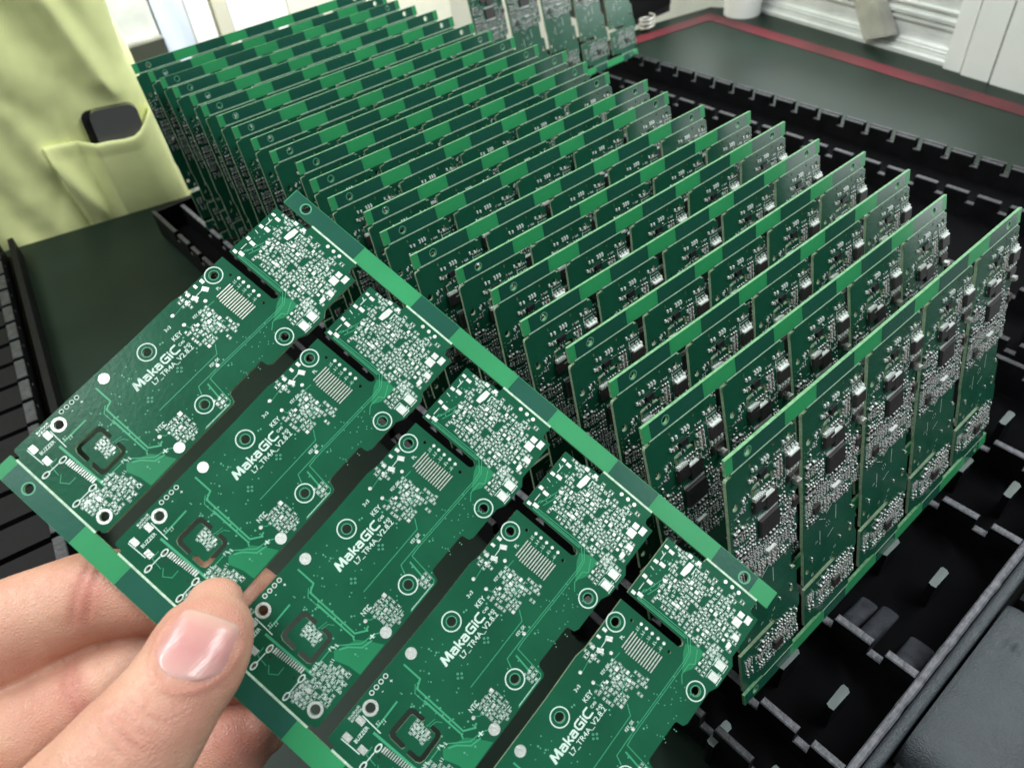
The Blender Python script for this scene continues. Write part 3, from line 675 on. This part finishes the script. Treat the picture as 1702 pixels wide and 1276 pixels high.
# ---------------------------------------------------------------- component side
def smd(g, cx, cy, L, W, H, ang, body=1, cap=0):
    c, s_ = math.cos(ang), math.sin(ang)
    g.rot_box(cx, cy, ang, L*.66, W*.92, .02, H*.92, body)
    for sx in (-1, 1):
        g.rot_box(cx + sx*(L*.40)*c, cy + sx*(L*.40)*s_, ang, L*.17, W*.98, .01, H, cap, taper=.03)
        g.rot_box(cx + sx*(L*.52)*c, cy + sx*(L*.52)*s_, ang, L*.15, W*.9, .01, H*.3, cap, taper=.02)
def component_meshes():
    rnd = random.Random(21)
    g = MB()       # small parts: 0 solder, 1 ceramic, 2 black, 3 silk, 4 dark
    def F(u, h): return (u, h)
    def scatter(region, n, rmin=.9):
        (u0, u1, h0, h1, fn) = region
        # neat rows: blocks of parts sharing one direction, small gaps left free
        bu, bh = 4.2, 3.4
        cu = u0
        while cu < u1:
            chh = h0
            while chh < h1:
                vert = rnd.random() < .45; big_ = rnd.random() < .16
                du, dh = ((.92, 1.42) if vert else (1.45, .86)); 
                if big_: du, dh = du*1.5, dh*1.5
                u = cu + .45
                while u < min(cu+bu, u1) - .3:
                    h = chh + .4
                    while h < min(chh+bh, h1) - .2:
                        if (not fn or fn(u, h)) and rnd.random() > .17:
                            r = rnd.random(); ang = math.pi/2 if vert else 0; k_ = 1.5 if big_ else 1.0
                            uu, hh = u + rnd.uniform(-.04, .04), h + rnd.uniform(-.03, .03)
                            if r < .50: smd(g, uu, hh, 1.0*k_, .48*k_, .36*k_, ang, 1)
                            elif r < .86: smd(g, uu, hh, 1.0*k_, .48*k_, .24*k_, ang, 2)
                            else: g.rect(uu-.3, hh, .3, .5, .012, 0); g.rect(uu+.3, hh, .3, .5, .012, 0)
                        h += dh
                    u += du
                if rnd.random() < .5: g.line([(cu+.1, chh+.1), (min(cu+bu, u1)-.2, chh+.1)], .1, .012, 3)
                chh += bh
            cu += bu
    sl = lambda u, h: True
    # dense zone below the big chip
    scatter((.6, 24.2, 44.5, 57, lambda u, h: not (9.3 < u < 17.4 and h > 55.5) and not (3 < u < 6.4 and 47 < h < 50.5)), 92, 1.05)
    scatter((.6, 9.0, 54, 65.5, sl), 34, 1.1)
    scatter((17.8, 24.4, 54, 62, sl), 22, 1.1)
    scatter((1.2, 7.0, 66.0, 74.0, lambda u, h: abs((h-66.5) - (u-1.2)*1.25) < 1.5), 18, .8)
    scatter((11, 16.4, 69.3, 71.5, sl), 6, .9)
    scatter((17.6, 20.4, 62, 76, sl), 14, .9)
    scatter((20.6, 24.6, 75.4, 77.6, sl), 5, .9)
    scatter((16.4, 19.0, 71, 79, sl), 4, 1.2)
    scatter((8.2, 15.8, 73.4, 77.6, lambda u, h: math.hypot(u-11.6, h-76.2) > 1.7 and rnd.random() < .55), 9, 1)
    scatter((.9, 3.0, 58, 66, sl), 9, 1)
    scatter((20.6, 24.4, 77.6, 79.6, lambda u, h: rnd.random() < .6), 4, 1)
    # module zone near the bottom rail
    scatter((5.5, 24.0, 4.2+4.7, 20.5, lambda u, h: (h < 20.5 - max(0, 10-u)*1.0) and not (13 < u < 16.6 and 10.5 < h < 14.4)), 84, 1.05)
    scatter((1.4, 4.6, 11, 18, sl), 7, 1.0)
    # three white hooked leads near the top and single leads
    for k in range(3):
        u = 12.0 + k*1.0
        g.rot_box(u, 79.75, .35, .52, .75, .01, .42, 3, taper=.05); g.rot_box(u+.05, 79.15, -.35, .5, .75, .01, .36, 3, taper=.05)
    for u, h in ((8.4, 79.3), (9.7, 79.1), (19.8, 79.6), (21.6, 79.3), (4.6, 72.6), (16.4, 75.2), (7.2, 76.8)):
        g.rot_box(u, h, 0, .55, .95, .01, .4, 3, taper=.08)
    g.rot_box(11.6, 76.4, .1, 2.4, 1.7, .1, .8, 2); 
    for k in range(3): g.rot_box(10.8+k*.8, 75.2, 0, .3, .6, .01, .25, 0)
    # leads of the upper right package and of the slanted connector
    for k in range(4):
        u = 21.0 + k*1.27
        for h in (70.0, 76.2 - .6):
            g.rot_box(u, h, .12, .56, .9, .01, .62, 3, taper=.06); g.rot_box(u+.08, h-.75, -.12, .5, .8, .01, .3, 3, taper=.05)
    for k in range(6): g.rot_box(8.1 + k*.62, 70.6, 0, .36, 1.0, .01, .9, 3, taper=.05)
    g.rot_box(22.7, 75.2, 0, 3.7, .5, .05, 1.3, 3, taper=.05); g.rot_box(13.4, 50.9, 0, 3.4, .45, .02, .9, 3, taper=.04); g.rot_box(12.6, 69.0, 0, 5.0, .5, .05, .95, 3, taper=.05)  # bright bars; the upper package's one stands for light caught on its edge
    for k in range(14): g.rot_box(9.6 + k*.55, 56.4, 0, .3, .7, .01, .25, 0); g.rot_box(9.6 + k*.55, 63.3, 0, .3, .7, .01, .25, 0)
    # silkscreen lines: bracket marks round the plain area
    for pts in ([(8.0,45.5),(9.5,43.9),(11.0,45.5)], [(6.6,43.2),(9.4,41.2)], [(14.4,42.6),(14.4,37.6)], [(9.8,42.9),(13.4,45.2)], [(10.6,33.6),(13.6,35.0)], [(7.0,38.6),(7.0,33.6)], [(20.6,78.2),(20.6,68)], [(17.2,74.5),(17.2,67.4)], [(16.9,71.2),(12.0,71.2)]):
        g.line(pts, .16, .014, 3)
    g.ring(10.6, 38.6, 1.5, 1.75, .014, 4, 26); g.disc(10.6, 38.6, .55, .016, 4, 12)
    for a in range(6): g.disc(10.6 + .9*math.cos(a*1.05), 38.6 + .9*math.sin(a*1.05), .16, .02, 3, 6)
    for (u, h, a, b) in ((8.2,41.6,1.1,.45),(13.7,41.9,1.1,.45),(13.6,35.0,.5,1.1),(7.3,34.6,.5,1.1)): g.rect(u, h, a, b, .015, 4, .6)
    for (u, h) in ((18.8,44.5),(19.4,43.8),(21.8,36.4),(21.6,29.5),(3.0,30.5),(3.1,31.3),(16.6,28.8)): smd(g, u, h, .8, .4, .35, math.pi/2, 1)
    mini = random.Random(3)
    for (u, h) in ((18.7,45.6),(5.5,35.5),(3.4,24.6),(9.0,26.0),(14,27.0),(12.5,23.8)): mini_text(g, u, h, 0, mini, 2, .8)
    for i in range(len(g.m)): pass
    # mini_text writes material 0 (solder) strokes: fine as bright marks
    me_small = g.mesh('surface_mount_parts', [M['solder'], M['ceramic'], M['resistor'], M['lead'], M['mask_dark']])
    big = MB(); big.rot_box(13.2, 59.9, 0, 7.2, 5.6, .1, .95, 1, taper=.14, tmi=0); big.disc(10.6, 61.8, .35, .955, 1, 12)
    me_big = big.mesh('chip', [M['chip'], M['chip_side']])
    con = MB(); con.rot_box(9.8, 68.3, 0, 4.0, 3.6, .1, .95, 1, taper=.12, tmi=0)
    me_con = con.mesh('connector', [M['chip'], M['chip_side']])
    md = MB(); md.rot_box(14.3, 66.6, 0, 4.4, 4.6, .1, .8, 1, taper=.12, tmi=0); md.line([(12.2,69.4),(16.9,69.4),(16.9,63.6)], .16, .03, 2)
    me_md = md.mesh('chip', [M['chip'], M['chip_side'], M['silk']])
    so = MB(); so.rot_box(22.9, 72.9, 0, 4.6, 3.6, .15, 1.15, 1, taper=.2, tmi=0)
    me_so = so.mesh('power_chip', [M['chip'], M['chip_side']])
    cr = MB(); cr.rot_box(24.0, 65.2, 0, 1.9, 1.4, .05, 1.7, 0, taper=.15)
    me_cr = cr.mesh('coil', [M['crystal'], M['ceramic']])
    def one(name, *a, **k):
        q = MB(); q.rot_box(*a, **k); return (name, q.mesh(name, [M['chip'], M['chip_side'], M['crystal']]))
    return me_small, [('chip', me_big), ('connector', me_con), ('chip', me_md), ('power_chip', me_so), ('coil', me_cr),
        one('power_chip', 22.9, 67.7, 0, 4.0, 2.2, .1, .85, 1, taper=.1, tmi=0), one('inductor', 23.3, 58.8, 0, 2.2, 2.6, .05, 1.0, 1, taper=.15, tmi=0),
        one('chip', 14.8, 12.5, 0, 3.2, 3.2, .05, .8, 1, taper=.1, tmi=0), one('chip', 4.7, 48.8, .1, 2.6, 2.6, .05, .8, 1, taper=.12, tmi=0)]

# ---------------------------------------------------------------- shared plates
def board_mesh(T, face, back, cutouts=True):
    g = MB(); hs = HOLES + ([CUT_L, CUT_R] if cutouts else [])
    g.plate(tf(T, BOARD), [tf(T, h) for h in hs], -.85, 0.0, 0, 1, 2)
    return g.mesh('board', [face, M['fr4'], back])
def rail_mesh(T, v0, v1, darks, holes, name, face, back):
    g = MB(); g.plate(tf(T, [(-.2, v0), (LEN, v0), (LEN, v1), (-.2, v1)]), [tf(T, circ(u, (v0+v1)/2, 1.05, 20)) for u in holes], -.85, 0.0, 0, 1)
    sgn = 1 if T(( 0, 1))[1] > T((0, 0))[1] else -1
    for (a, b) in darks:
        hs = [circ(u, (v0+v1)/2, 1.35, 20) for u in holes if a < u < b]
        q = [(a, v0+.12), (b, v0+.12), (b, v1-.05), (a, v1-.05)]
        g.plate(tf(T, q), [tf(T, h) for h in hs], .0, .012, 2, 2)
        g.plate(tf(T, q), [tf(T, h) for h in hs], -.862, -.85, 2, 2)
    for u in holes:
        c = T((u, (v0+v1)/2)); g.ring(c[0], c[1], 1.07, 1.36, .014, 3, 24)
    return g.mesh(name, [M['mask_light'], M['rail_edge'], M['mask_dark'], M['via']])
DARK_TOP = [(.05, 20.5)] + [(9.4+PITCH*k, 20.5+PITCH*k) for k in range(1, 4)] + [(9.4+PITCH*4, 131.2)]
DARK_BOT = [(2.2, 20.9)] + [(5.2+PITCH*k, 20.9+PITCH*k) for k in range(1, 4)] + [(5.2+PITCH*4, 133.5)]

# ================================================================== RACK PANELS
def Tr(p): return (p[0], 84.85 - p[1] if False else (p[1]-.9)*KS)
# on the rack the panel is turned over: the module end is at the bottom, so height = (v - 0.9) * KS
bm_rack = board_mesh(Tr, M['mask_comp'], M['mask_comp'])
top_rack = rail_mesh(Tr, 80.45, 84.85, DARK_BOT, [7.4, LEN-7.6], 'top_rail', M['mask_light'], M['mask_light'])
bot_rack = rail_mesh(Tr, .9, 5.0, DARK_TOP, [4.6, LEN-7.3], 'bottom_rail', M['mask_light'], M['mask_light'])
def score_meshes(T, hw, z=.02):
    out = []
    for (u0, u1, v) in ((8.5, 21.7, 5.05), (1.4, 23.2, 80.3)):
        g = MB(); a = T((u0, v-hw)); b = T((u1, v+hw))
        g.box(min(a[0], b[0]), max(a[0], b[0]), min(a[1], b[1]), max(a[1], b[1]), -.2, z, 0)
        out.append(g.mesh('score_line', [M['score']]))
    return out
sc_rack = score_meshes(Tr, .17)
me_small, chips = component_meshes()
# scale component art to the rack's height factor
LBL = {}
def ordinal(n): return ['frontmost', 'second', 'third', 'fourth', 'fifth', 'sixth', 'seventh', 'eighth', 'ninth', 'tenth', 'eleventh', 'twelfth', 'thirteenth', 'fourteenth', 'fifteenth', 'sixteenth', 'seventeenth', 'eighteenth', 'nineteenth', 'twentieth', 'twenty-first', 'twenty-second', 'rearmost'][n]
proto = empty('circuit_panel')
tr_ = obj('top_rail', top_rack, proto); obj('bottom_rail', bot_rack, proto); 0
for k in range(5):
    b = obj('board', bm_rack, proto); b.location = (k*PITCH*MM, 0, 0)
    for me in sc_rack: q = obj('score_line', me, proto); q.location = (k*PITCH*MM, 0, 0)
    s_ = obj('surface_mount_parts', me_small, b); s_['kind'] = 'stuff'
    for nm, me in chips: obj(nm, me, b)
def rack_matrix(t_, s_, th, z=-1.0):
    mm_ = Matrix((Vector((1, 0, 0)), Vector((0, math.sin(th), math.cos(th))), Vector((0, -math.cos(th), math.sin(th))))).transposed().to_4x4()
    mm_.translation = Vector((t_, s_, z))*MM; return mm_
jr = random.Random(5)
for i in range(len(S_I)):
    o = proto if i == 0 else copy_tree(proto)
    o.matrix_world = rack_matrix(T_I[i], S_I[i], TH_I[i]) @ Matrix.Rotation(math.radians(jr.uniform(-.25, .25)), 4, 'Y')
    if i == 0: lab = 'green circuit panel standing frontmost in the black rack, its component side fully in view'
    elif i == len(S_I)-1: lab = 'green circuit panel standing rearmost in the rack, against the white cabinet'
    else: lab = '%s green circuit panel from the front in the rack row' % ordinal(i)
    tag(o, lab, 'circuit panel', 'green circuit panels standing in the black rack')
# far panel in the right rack, catching the light
o = copy_tree(proto); o.matrix_world = rack_matrix(196.5, 281, .235)
tag(o, 'lone circuit panel shining silver grey in the right rack, behind the green row', 'circuit panel')

# ================================================================== HELD PANEL
RU = Vector((0.2210993007807881, -0.8550093955100257, -0.46912048855685984))
RV = Vector((-0.9505415086522119, -0.0813333306745243, -0.299759452979494))
RN = Vector((0.21814201686842358, 0.5121951023886979, -0.8307046632622255))
HM = Matrix((RU, -RV, -RN)).transposed().to_4x4(); HM.translation = Vector((-37.73825113, 52.59812842, 128.3614181))*MM
held = empty('held_circuit_panel', HM)
tag(held, 'green circuit panel of five boards held up in the hand, its solder side in view', 'circuit panel')
bm_held = board_mesh(T_held, M['mask'], M['mask_comp'])
obj('top_rail', rail_mesh(T_held, .9, 5.0, DARK_TOP, [4.6, LEN-7.3], 'top_rail', None, None), held)
obj('bottom_rail', rail_mesh(T_held, 80.45, 84.85, DARK_BOT, [7.4, LEN-7.6], 'bottom_rail', None, None), held)
for me in score_meshes(T_held, .22):
    for k in range(5): q = obj('score_line', me, held); q.location = (k*PITCH*MM, 0, 0)
silk_me, pads_me, trace_me = art_meshes()
fp = MB(); fp.box(-.115, .115, -2.0, 2.0, 0.0, .035, 0); finger_me = fp.mesh('contact_pad', [M['gold']])
def disc_mesh(r, name, m_):
    q = MB(); n = 24; q.plate(circ(0, 0, r, n), [], 0, .03, 0, 0); return q.mesh(name, [m_])
td_me = disc_mesh(.38, 'test_pad', M['pad']); bd_me = disc_mesh(1.15, 'battery_pad', M['pad']); rd_me = disc_mesh(.34, 'round_pad', M['pad'])
for k in range(5):
    b = obj('board', bm_held, held); b.location = (k*PITCH*MM, 0, 0)
    obj('silkscreen_print', silk_me, b); q = obj('solder_pads', pads_me, b); q['kind'] = 'stuff'; obj('copper_traces', trace_me, b)
    for j in range(13):
        u = 5.25 + j*.62; f = obj('contact_pad', finger_me, b); f.location = (u*MM, -(28.9 - .02*j + (-.35 if j < 2 else 0))*MM, 0)
    for (u, v) in ((1.62,39.6),(4.83,39.42),(4.19,32.76),(16.25,41.13),(18.51,59.29)):
        f = obj('test_pad', td_me, b); f.location = (u*MM, -v*MM, 0)
    for (u, v) in ((23.0,58.3),(1.42,58.1)):
        f = obj('battery_pad', bd_me, b); f.location = (u*MM, -v*MM, 0)
    for u in (5.6, 6.95, 8.46, 9.98, 11.49):
        f = obj('round_pad', rd_me, b); f.location = (u*MM, -24.4*MM, 0)

# ================================================================== HAND (in the frame of the held panel: u, -v, height above it)
def catmull(P, n):
    out = []
    P = [P[0]] + P + [P[-1]]
    for i in range(1, len(P)-2):
        for k in range(n):
            t_ = k/n; p0, p1, p2, p3 = P[i-1], P[i], P[i+1], P[i+2]
            out.append([.5*((2*b) + (-a+c)*t_ + (2*a-5*b+4*c-d)*t_*t_ + (-a+3*b-3*c+d)*t_**3) for a, b, c, d in zip(p0, p1, p2, p3)])
    out.append(P[-2]); return out
def limb(g, pts, n=8, seg=28, cap=True):
    """pts: u, v, z, half width, half height"""
    C = catmull([list(p) for p in pts], n)
    ring0 = len(g.v)
    cen = [Vector((c[0], -c[1], c[2])) for c in C]
    rings = []
    d0 = (cen[1]-cen[0]).normalized()
    # rounded cap
    r0 = C[0]
    lst = []
    for k in range(6, 0, -1):
        a = k/6*math.pi/2*.98
        lst.append((cen[0] - d0*math.sin(a)*max(r0[3], r0[4])*.95, r0[3]*math.cos(a), r0[4]*math.cos(a), d0))
    for i, c in enumerate(C):
        d = (cen[min(i+1, len(cen)-1)] - cen[max(i-1, 0)]).normalized(); lst.append((cen[i], c[3], c[4], d))
    base = len(g.v)
    for p, rw, rh, d in lst:
        side = d.cross(Vector((0, 0, 1))).normalized(); up = side.cross(d)
        for k in range(seg):
            a = 2*math.pi*k/seg; q = p + side*rw*math.cos(a) + up*rh*math.sin(a); g.v.append(tuple(q))
    m_ = len(lst)
    for i in range(m_-1):
        for k in range(seg):
            g.f.append((base+i*seg+k, base+i*seg+(k+1) % seg, base+(i+1)*seg+(k+1) % seg, base+(i+1)*seg+k)); g.m.append(0)
    g.f.append(tuple(base+k for k in range(seg-1, -1, -1))); g.m.append(0)
    g.f.append(tuple(base+(m_-1)*seg+k for k in range(seg))); g.m.append(0)
g = MB()
limb(g, [(50.9,74.2,5.0,5.4,3.6),(52.6,76.2,6.6,7.7,5.2),(54.6,79.4,7.9,8.9,6.6),(56.4,83.6,9.2,9.2,7.5),(57.4,88,10.6,9.1,8.2),(58.4,93.5,12.0,9.9,9.2),(59.0,99,12.8,10.7,10.0),(59.4,106,12.8,11.4,10.8),(59.2,118,10,13.5,12.5),(57,134,3,17,15),(52,155,-6,22,17)])
limb(g, [(56.3,68.3,-6.2,4.3,3.9),(54.2,70.2,-7.4,6.2,5.7),(50,73.6,-8.2,7.2,6.9),(43,79.2,-8.9,7.8,7.6),(36,84.5,-9.6,8.3,8.2),(29.4,90.5,-10.2,9.1,8.9),(25,98,-10.0,9.4,9.2),(21.4,106.5,-9.0,10.2,9.8),(17,120,-6,11,10.5),(14,140,-3,13,12)])
limb(g, [(64.5,80.5,-14,5.0,4.6),(61.5,82.5,-15,7.0,6.6),(55,87,-15.5,7.9,7.6),(48,93,-16,8.6,8.4),(43.5,102,-15.5,9.6,9.2),(38.5,114.7,-13.5,10.6,10),(31.5,128,-9,11.5,11),(26,146,-5,13,12)])
limb(g, [(72.5,89.5,-15.5,5.2,4.8),(70.6,93.2,-17,7.3,6.9),(68.4,100,-18,8.2,7.8),(65.7,109,-18.5,8.9,8.6),(60.5,124,-16.5,10.2,10),(50,146,-9,12.5,12)])
limb(g, [(70,112,-26,6,5.5),(72,122,-27,7.5,7),(70,136,-22,9,8.5),(58,154,-12,12,12)])
limb(g, [(10,138,-3,11,11),(22,150,-6,16,13),(40,164,-10,24,16),(46,190,-13,27,18),(46,230,-16,25,18)])
hm = g.mesh('hand_cage', [M['skin']])
tmp = bpy.data.objects.new('hand_cage', hm); COL.objects.link(tmp)
rm = tmp.modifiers.new('r', 'REMESH'); rm.mode = 'VOXEL'; rm.voxel_size = .00062; rm.use_smooth_shade = True
sm = tmp.modifiers.new('s', 'SMOOTH'); sm.factor = .5; sm.iterations = 7
dg = bpy.context.evaluated_depsgraph_get(); dg.update()
hand_me = bpy.data.meshes.new_from_object(tmp.evaluated_get(dg)); hand_me.name = 'skin'
bpy.data.objects.remove(tmp)
def groove(p, a, b, depth, wd, zlim=None):
    """signed amount of a crease along segment a-b (mm, panel frame x,y)"""
    ax, ay = a; bx, by = b; dx, dy = bx-ax, by-ay; L2 = dx*dx+dy*dy
    t_ = max(0, min(1, ((p[0]-ax)*dx + (p[1]-ay)*dy)/L2)); qx, qy = ax+t_*dx, ay+t_*dy
    d = math.hypot(p[0]-qx, p[1]-qy); fade = min(1, 4*t_*(1-t_)*1.3 + .15)
    return -depth*fade*math.exp(-(d/wd)**2)
TH_CR = [((52.5,-91.2),(61.5,-90.2)),((53.2,-93.0),(60.8,-92.6)),((52.8,-95.0),(62.0,-94.3)),((53.4,-96.6),(60.5,-96.4)),((54.5,-91.9),(57.8,-92.4))]
IX_CR = [((24.6,-84.2),(32.6,-96.6)),((26.6,-83.0),(34.2,-94.4)),((13.0,-101),(26.6,-111.0)),((14.6,-103.5),(25.6,-112.6))]
MD_CR = [((34.5,-101.5),(49.6,-107.5)),((33.8,-103.0),(48.6,-109.0))]
NB = Vector((57.3, -84.0, 0)); NT = Vector((53.8, -75.3, 0)); NAX = (NT-NB).normalized(); NAC = Vector((NAX.y, -NAX.x, 0))
def nail_coords(x, y):
    d = Vector((x, y, 0)) - NB; return d.dot(NAC), d.dot(NAX)/ (NT-NB).length
hand_me.vertices.update() if hasattr(hand_me.vertices, 'update') else None
nrm = [v.normal.copy() for v in hand_me.vertices]
flush = hand_me.attributes.new('flush', 'FLOAT', 'POINT')
fl = []
for v, nn in zip(hand_me.vertices, nrm):
    x, y, z = v.co.x/MM, v.co.y/MM, v.co.z/MM; d = 0; f = 0
    if z > 5 and nn.z > .1:
        for a, b in TH_CR:
            if abs(y-a[1]) < 4: d += groove((x, y), a, b, .30, .42)
        # nail bed fold
        ac, al = nail_coords(x, y)
        e = math.hypot(ac/6.2, (al-.55)/.72)
        if y > -90: d += .30*math.exp(-((e-1.10)/.09)**2)*(1 if al < .8 else .3)
        f += .30*math.exp(-((x-57)**2/30 + (y+93.5)**2/14)) + .35*math.exp(-((e-1.06)/.14)**2)
    if z > -14 and z < 3:
        for a, b in IX_CR: d += groove((x, y), a, b, .42, .55); f += .55*min(1, -groove((x, y), a, b, 1, 1.6))
    if z < -4:
        for a, b in MD_CR: d += groove((x, y), a, b, .40, .6); f += .4*min(1, -groove((x, y), a, b, 1, 1.6))
        # fingertips pressed behind the board flush pink
        f += .55*math.exp(-((x-70)**2 + (y+93)**2)/70) + .35*math.exp(-((x-55)**2 + (y+70)**2)/30)
    d += .10*noise.noise(Vector((x*.22, y*.22, z*.22))) + .03*noise.noise(Vector((x*.9, y*.9, z*.9)))
    f += .10 + .40*noise.noise(Vector((x*.08+3, y*.08, z*.08))) + .15*noise.noise(Vector((x*.4+3, y*.4, z*.4)))
    v.co += nn*d*MM; fl.append(max(0, min(1, f)))
flush.data.foreach_set('value', fl)
hand_me.materials.clear(); hand_me.materials.append(M['skin'])
hand_me.polygons.foreach_set('use_smooth', [True]*len(hand_me.polygons)); hand_me.update()
hand = obj('hand', hand_me); hand.matrix_world = HM
tag(hand, 'bare left hand pinching the circuit panel between thumb and fingers', 'hand')
bvh = BVHTree.FromPolygons([v.co.copy() for v in hand_me.vertices], [tuple(p.vertices) for p in hand_me.polygons])
# thumb nail laid on the thumb's own surface
vs = []; na, nl = 24, 22
for j in range(nl+1):
    al = -.02 + 1.06*j/nl
    hw = 6.0*(1-.10*al)
    if al < .35: hw *= math.sqrt(max(0.02, 1-((.35-al)/.39)**2))
    if al > .88: hw *= math.sqrt(max(.3, 1-((al-.88)/.26)**2))
    for i in range(na+1):
        c_ = (i/na*2-1)*hw
        p = NB + NAC*c_ + NAX*((al)*(NT-NB).length + (.5*(1-(c_/6.0)**2) if al > .9 else 0))
        hit = bvh.ray_cast(Vector((p.x, p.y, 60))*MM, Vector((0, 0, -1)))
        z = hit[0].z/MM if hit[0] else 10
        e = max(abs(i/na*2-1), abs((al-.5)*1.9))
        lift = .30 - .34*max(0, e-.86)/.14
        vs.append((p.x, p.y, z + lift))
g = MB(); g.add(vs, [(j*(na+1)+i, j*(na+1)+i+1, (j+1)*(na+1)+i+1, (j+1)*(na+1)+i) for j in range(nl) for i in range(na)])
nail = g.build('nail', [M['nail']], hand, smooth=True)
al_ = nail.data.attributes.new('along', 'FLOAT', 'POINT'); al_.data.foreach_set('value', [j/nl for j in range(nl+1) for i in range(na+1)])

# ================================================================== PERSON IN THE YELLOW SMOCK
EO = Vector((14.5, 384, 0)); EE = Vector((0.975, -0.222, 0)); EN = Vector((0.222, 0.975, 0))
pm = Matrix((EE, EN, Vector((0, 0, 1)))).transposed().to_4x4(); pm.translation = EO*MM
person = empty('person', pm)
tag(person, 'person in a pale yellow antistatic smock with a phone in its pocket, behind the table', 'person')
def interp(tb, z):
    for (a, b), (c, d) in zip(tb[:-1], tb[1:]):
        if z <= c: t_ = max(0, (z-a)/(c-a)); return b + (d-b)*t_
    return tb[-1][1]
XR = [(-400, 12), (-45, 9), (-18, 7), (11, 3.5), (30, 3), (45, 4.2), (64, 0.5), (96, 3), (150, 8), (400, 20)]
def fold(s, z):
    w_ = 0
    for (s0, z0, s1, z1, A, wd) in ((-26,104,-12,50,5.0,6), (-12,50,-4,28,2.5,5), (-44,100,-30,40,-2.5,9), (-75,70,-50,-5,3.0,7), (-95,60,-72,-30,3.5,9), (-58,20,-40,-20,2.4,5), (-30,18,-18,-16,1.6,5), (-110,10,-84,-40,3,8), (-60,120,-60,70,3,8)):
        dx, dz = s1-s0, z1-z0; L = math.hypot(dx, dz); t_ = ((s-s0)*dx + (z-z0)*dz)/L/L
        dist = ((s-s0)*dz - (z-z0)*dx)/L
        fade = math.exp(-max(0, abs(t_-.5)-.5)**2*14)
        w_ += A*fade*math.exp(-(dist/wd)**2)
    w_ += 2.4*noise.noise(Vector((s*.04 + z*.015, z*.022, 2))) + 1.0*abs(noise.noise(Vector((s*.09 - z*.03, z*.03, 9)))) + .4*noise.noise(Vector((s*.15, z*.1, 6)))
    m_ = min(1, max(0, (s+44)/10))*min(1, max(0, (60-z)/12))
    return w_*(1-m_)
def front(s, z):
    xr = interp(XR, z); R = 16; q = s - (xr - R)
    w_ = 0 if q <= 0 else R - math.sqrt(max(0, R*R - min(q, R)**2))
    return w_ - fold(s, z)*(1 if q <= 0 else max(0, 1-q/R))
def smock_loft(z0, z1, inset, m_, name, nz=110):
    g = MB(); ns = 150; rings = []
    for j in range(nz+1):
        z = z0 + (z1-z0)*j/nz; xr = interp(XR, z) - inset
        ring = []
        for i in range(ns+1):
            s = -330 + (330+xr)*(1-(1-i/ns)**1.6); ring.append((s, front(s+inset, z) + inset*.6, z))
        for i in range(1, 14): a = i/14*math.pi; ring.append((xr + 4*math.sin(a)*.4, 16 + inset*.6 + 160*i/14, z))
        ring += [(xr-60, 215, z), (-330, 215, z)]
        rings.append(ring)
    n = len(rings[0])
    vs = [p for r in rings for p in r]
    g.add(vs, [(j*n+i, j*n+(i+1) % n, (j+1)*n+(i+1) % n, (j+1)*n+i) for j in range(nz) for i in range(n)])
    return g.build(name, [m_], person, smooth=True)
smock_loft(-46, 320, 0, M['smock'], 'smock', 140)
smock_loft(-420, -44, 1.5, M['lining'], 'trousers', 40)
# white inner hem showing along the right edge
g = MB(); vs = []; n = 40
for j in range(n+1):
    z = 45 - 90*j/n; xr = interp(XR, z)
    k = min(1, max(0, (45-z)/55))
    for (a, b) in ((-3, 10), (k*6.2, 16), (k*6.4, 24), (-3, 30)): vs.append((xr+a, b, z))
g.add(vs, [(4*j+i, 4*(j+1)+i, 4*(j+1)+(i+1) % 4, 4*j+(i+1) % 4) for j in range(n) for i in range(4)])
g.build('inner_hem', [M['lining']], person, smooth=True)
# patch pocket
PT = [(-62, 35), (-52, 33.5), (-42, 32), (-34, 31), (-25, 30.5), (-18, 29.5), (-12, 29.5), (-7, 31.5), (-2, 36), (4, 41), (8, 42)]
g = MB(); vs = []; ni, nj = 50, 34
for i in range(ni+1):
    u_ = i/ni
    for j in range(nj+1):
        v_ = j/nj
        sl_ = -60 + 6*v_  # left edge slants
        s = sl_ + (3.6 - sl_)*u_; zt = interp(PT, s); z = zt + (-52-zt)*v_
        bulge = 8.5*min(1, max(0, (s+42)/9))*min(1, max(0, (8-s)/6))*math.exp(-(v_*1.25)**6)
        hem = .7 if v_ < .07 or u_ < .03 else 0
        vs.append((s, front(s, z) - 1.3 - bulge - hem, z))
g.add(vs, [(i*(nj+1)+j, i*(nj+1)+j+1, (i+1)*(nj+1)+j+1, (i+1)*(nj+1)+j) for i in range(ni) for j in range(nj)])
pk = g.build('pocket', [M['smock']], person, smooth=True)
sd = pk.modifiers.new('thick', 'SOLIDIFY'); sd.thickness = .0009; sd.offset = 0
# stitched slit above the phone (shadowed opening)
# phone standing in the pocket: a thing of its own
ph = MB()
def rrect(x0, x1, y0, y1, r, n=6):
    out = []
    for cx_, cy_, a0 in ((x1-r, y1-r, 0), (x0+r, y1-r, 90), (x0+r, y0+r, 180), (x1-r, y0+r, 270)):
        for k in range(n+1):
            a = math.radians(a0 + 90*k/n); out.append((cx_ + r*math.cos(a), cy_ + r*math.sin(a)))
    return out
ph.plate(rrect(0, 26, 20, 58, 5), [], 0.6, 5.6, 0, 1)
ph.plate(rrect(-4.5, 25, 20, 57, 5), [], -1.2, 0.6, 2, 2)  # dark case slab; its wider left edge paints the pocket mouth's shade
pho = ph.build('phone', [M['phone'], M['phone_rim'], M['black']])
loc = Matrix.Translation(Vector((-33.0, -2.4, -10))*MM) @ Matrix.Rotation(math.radians(3), 4, 'Y') @ Matrix.Rotation(math.radians(90), 4, 'X')
pho.matrix_world = pm @ loc
tag(pho, 'dark phone sticking out of the yellow smock pocket', 'phone')
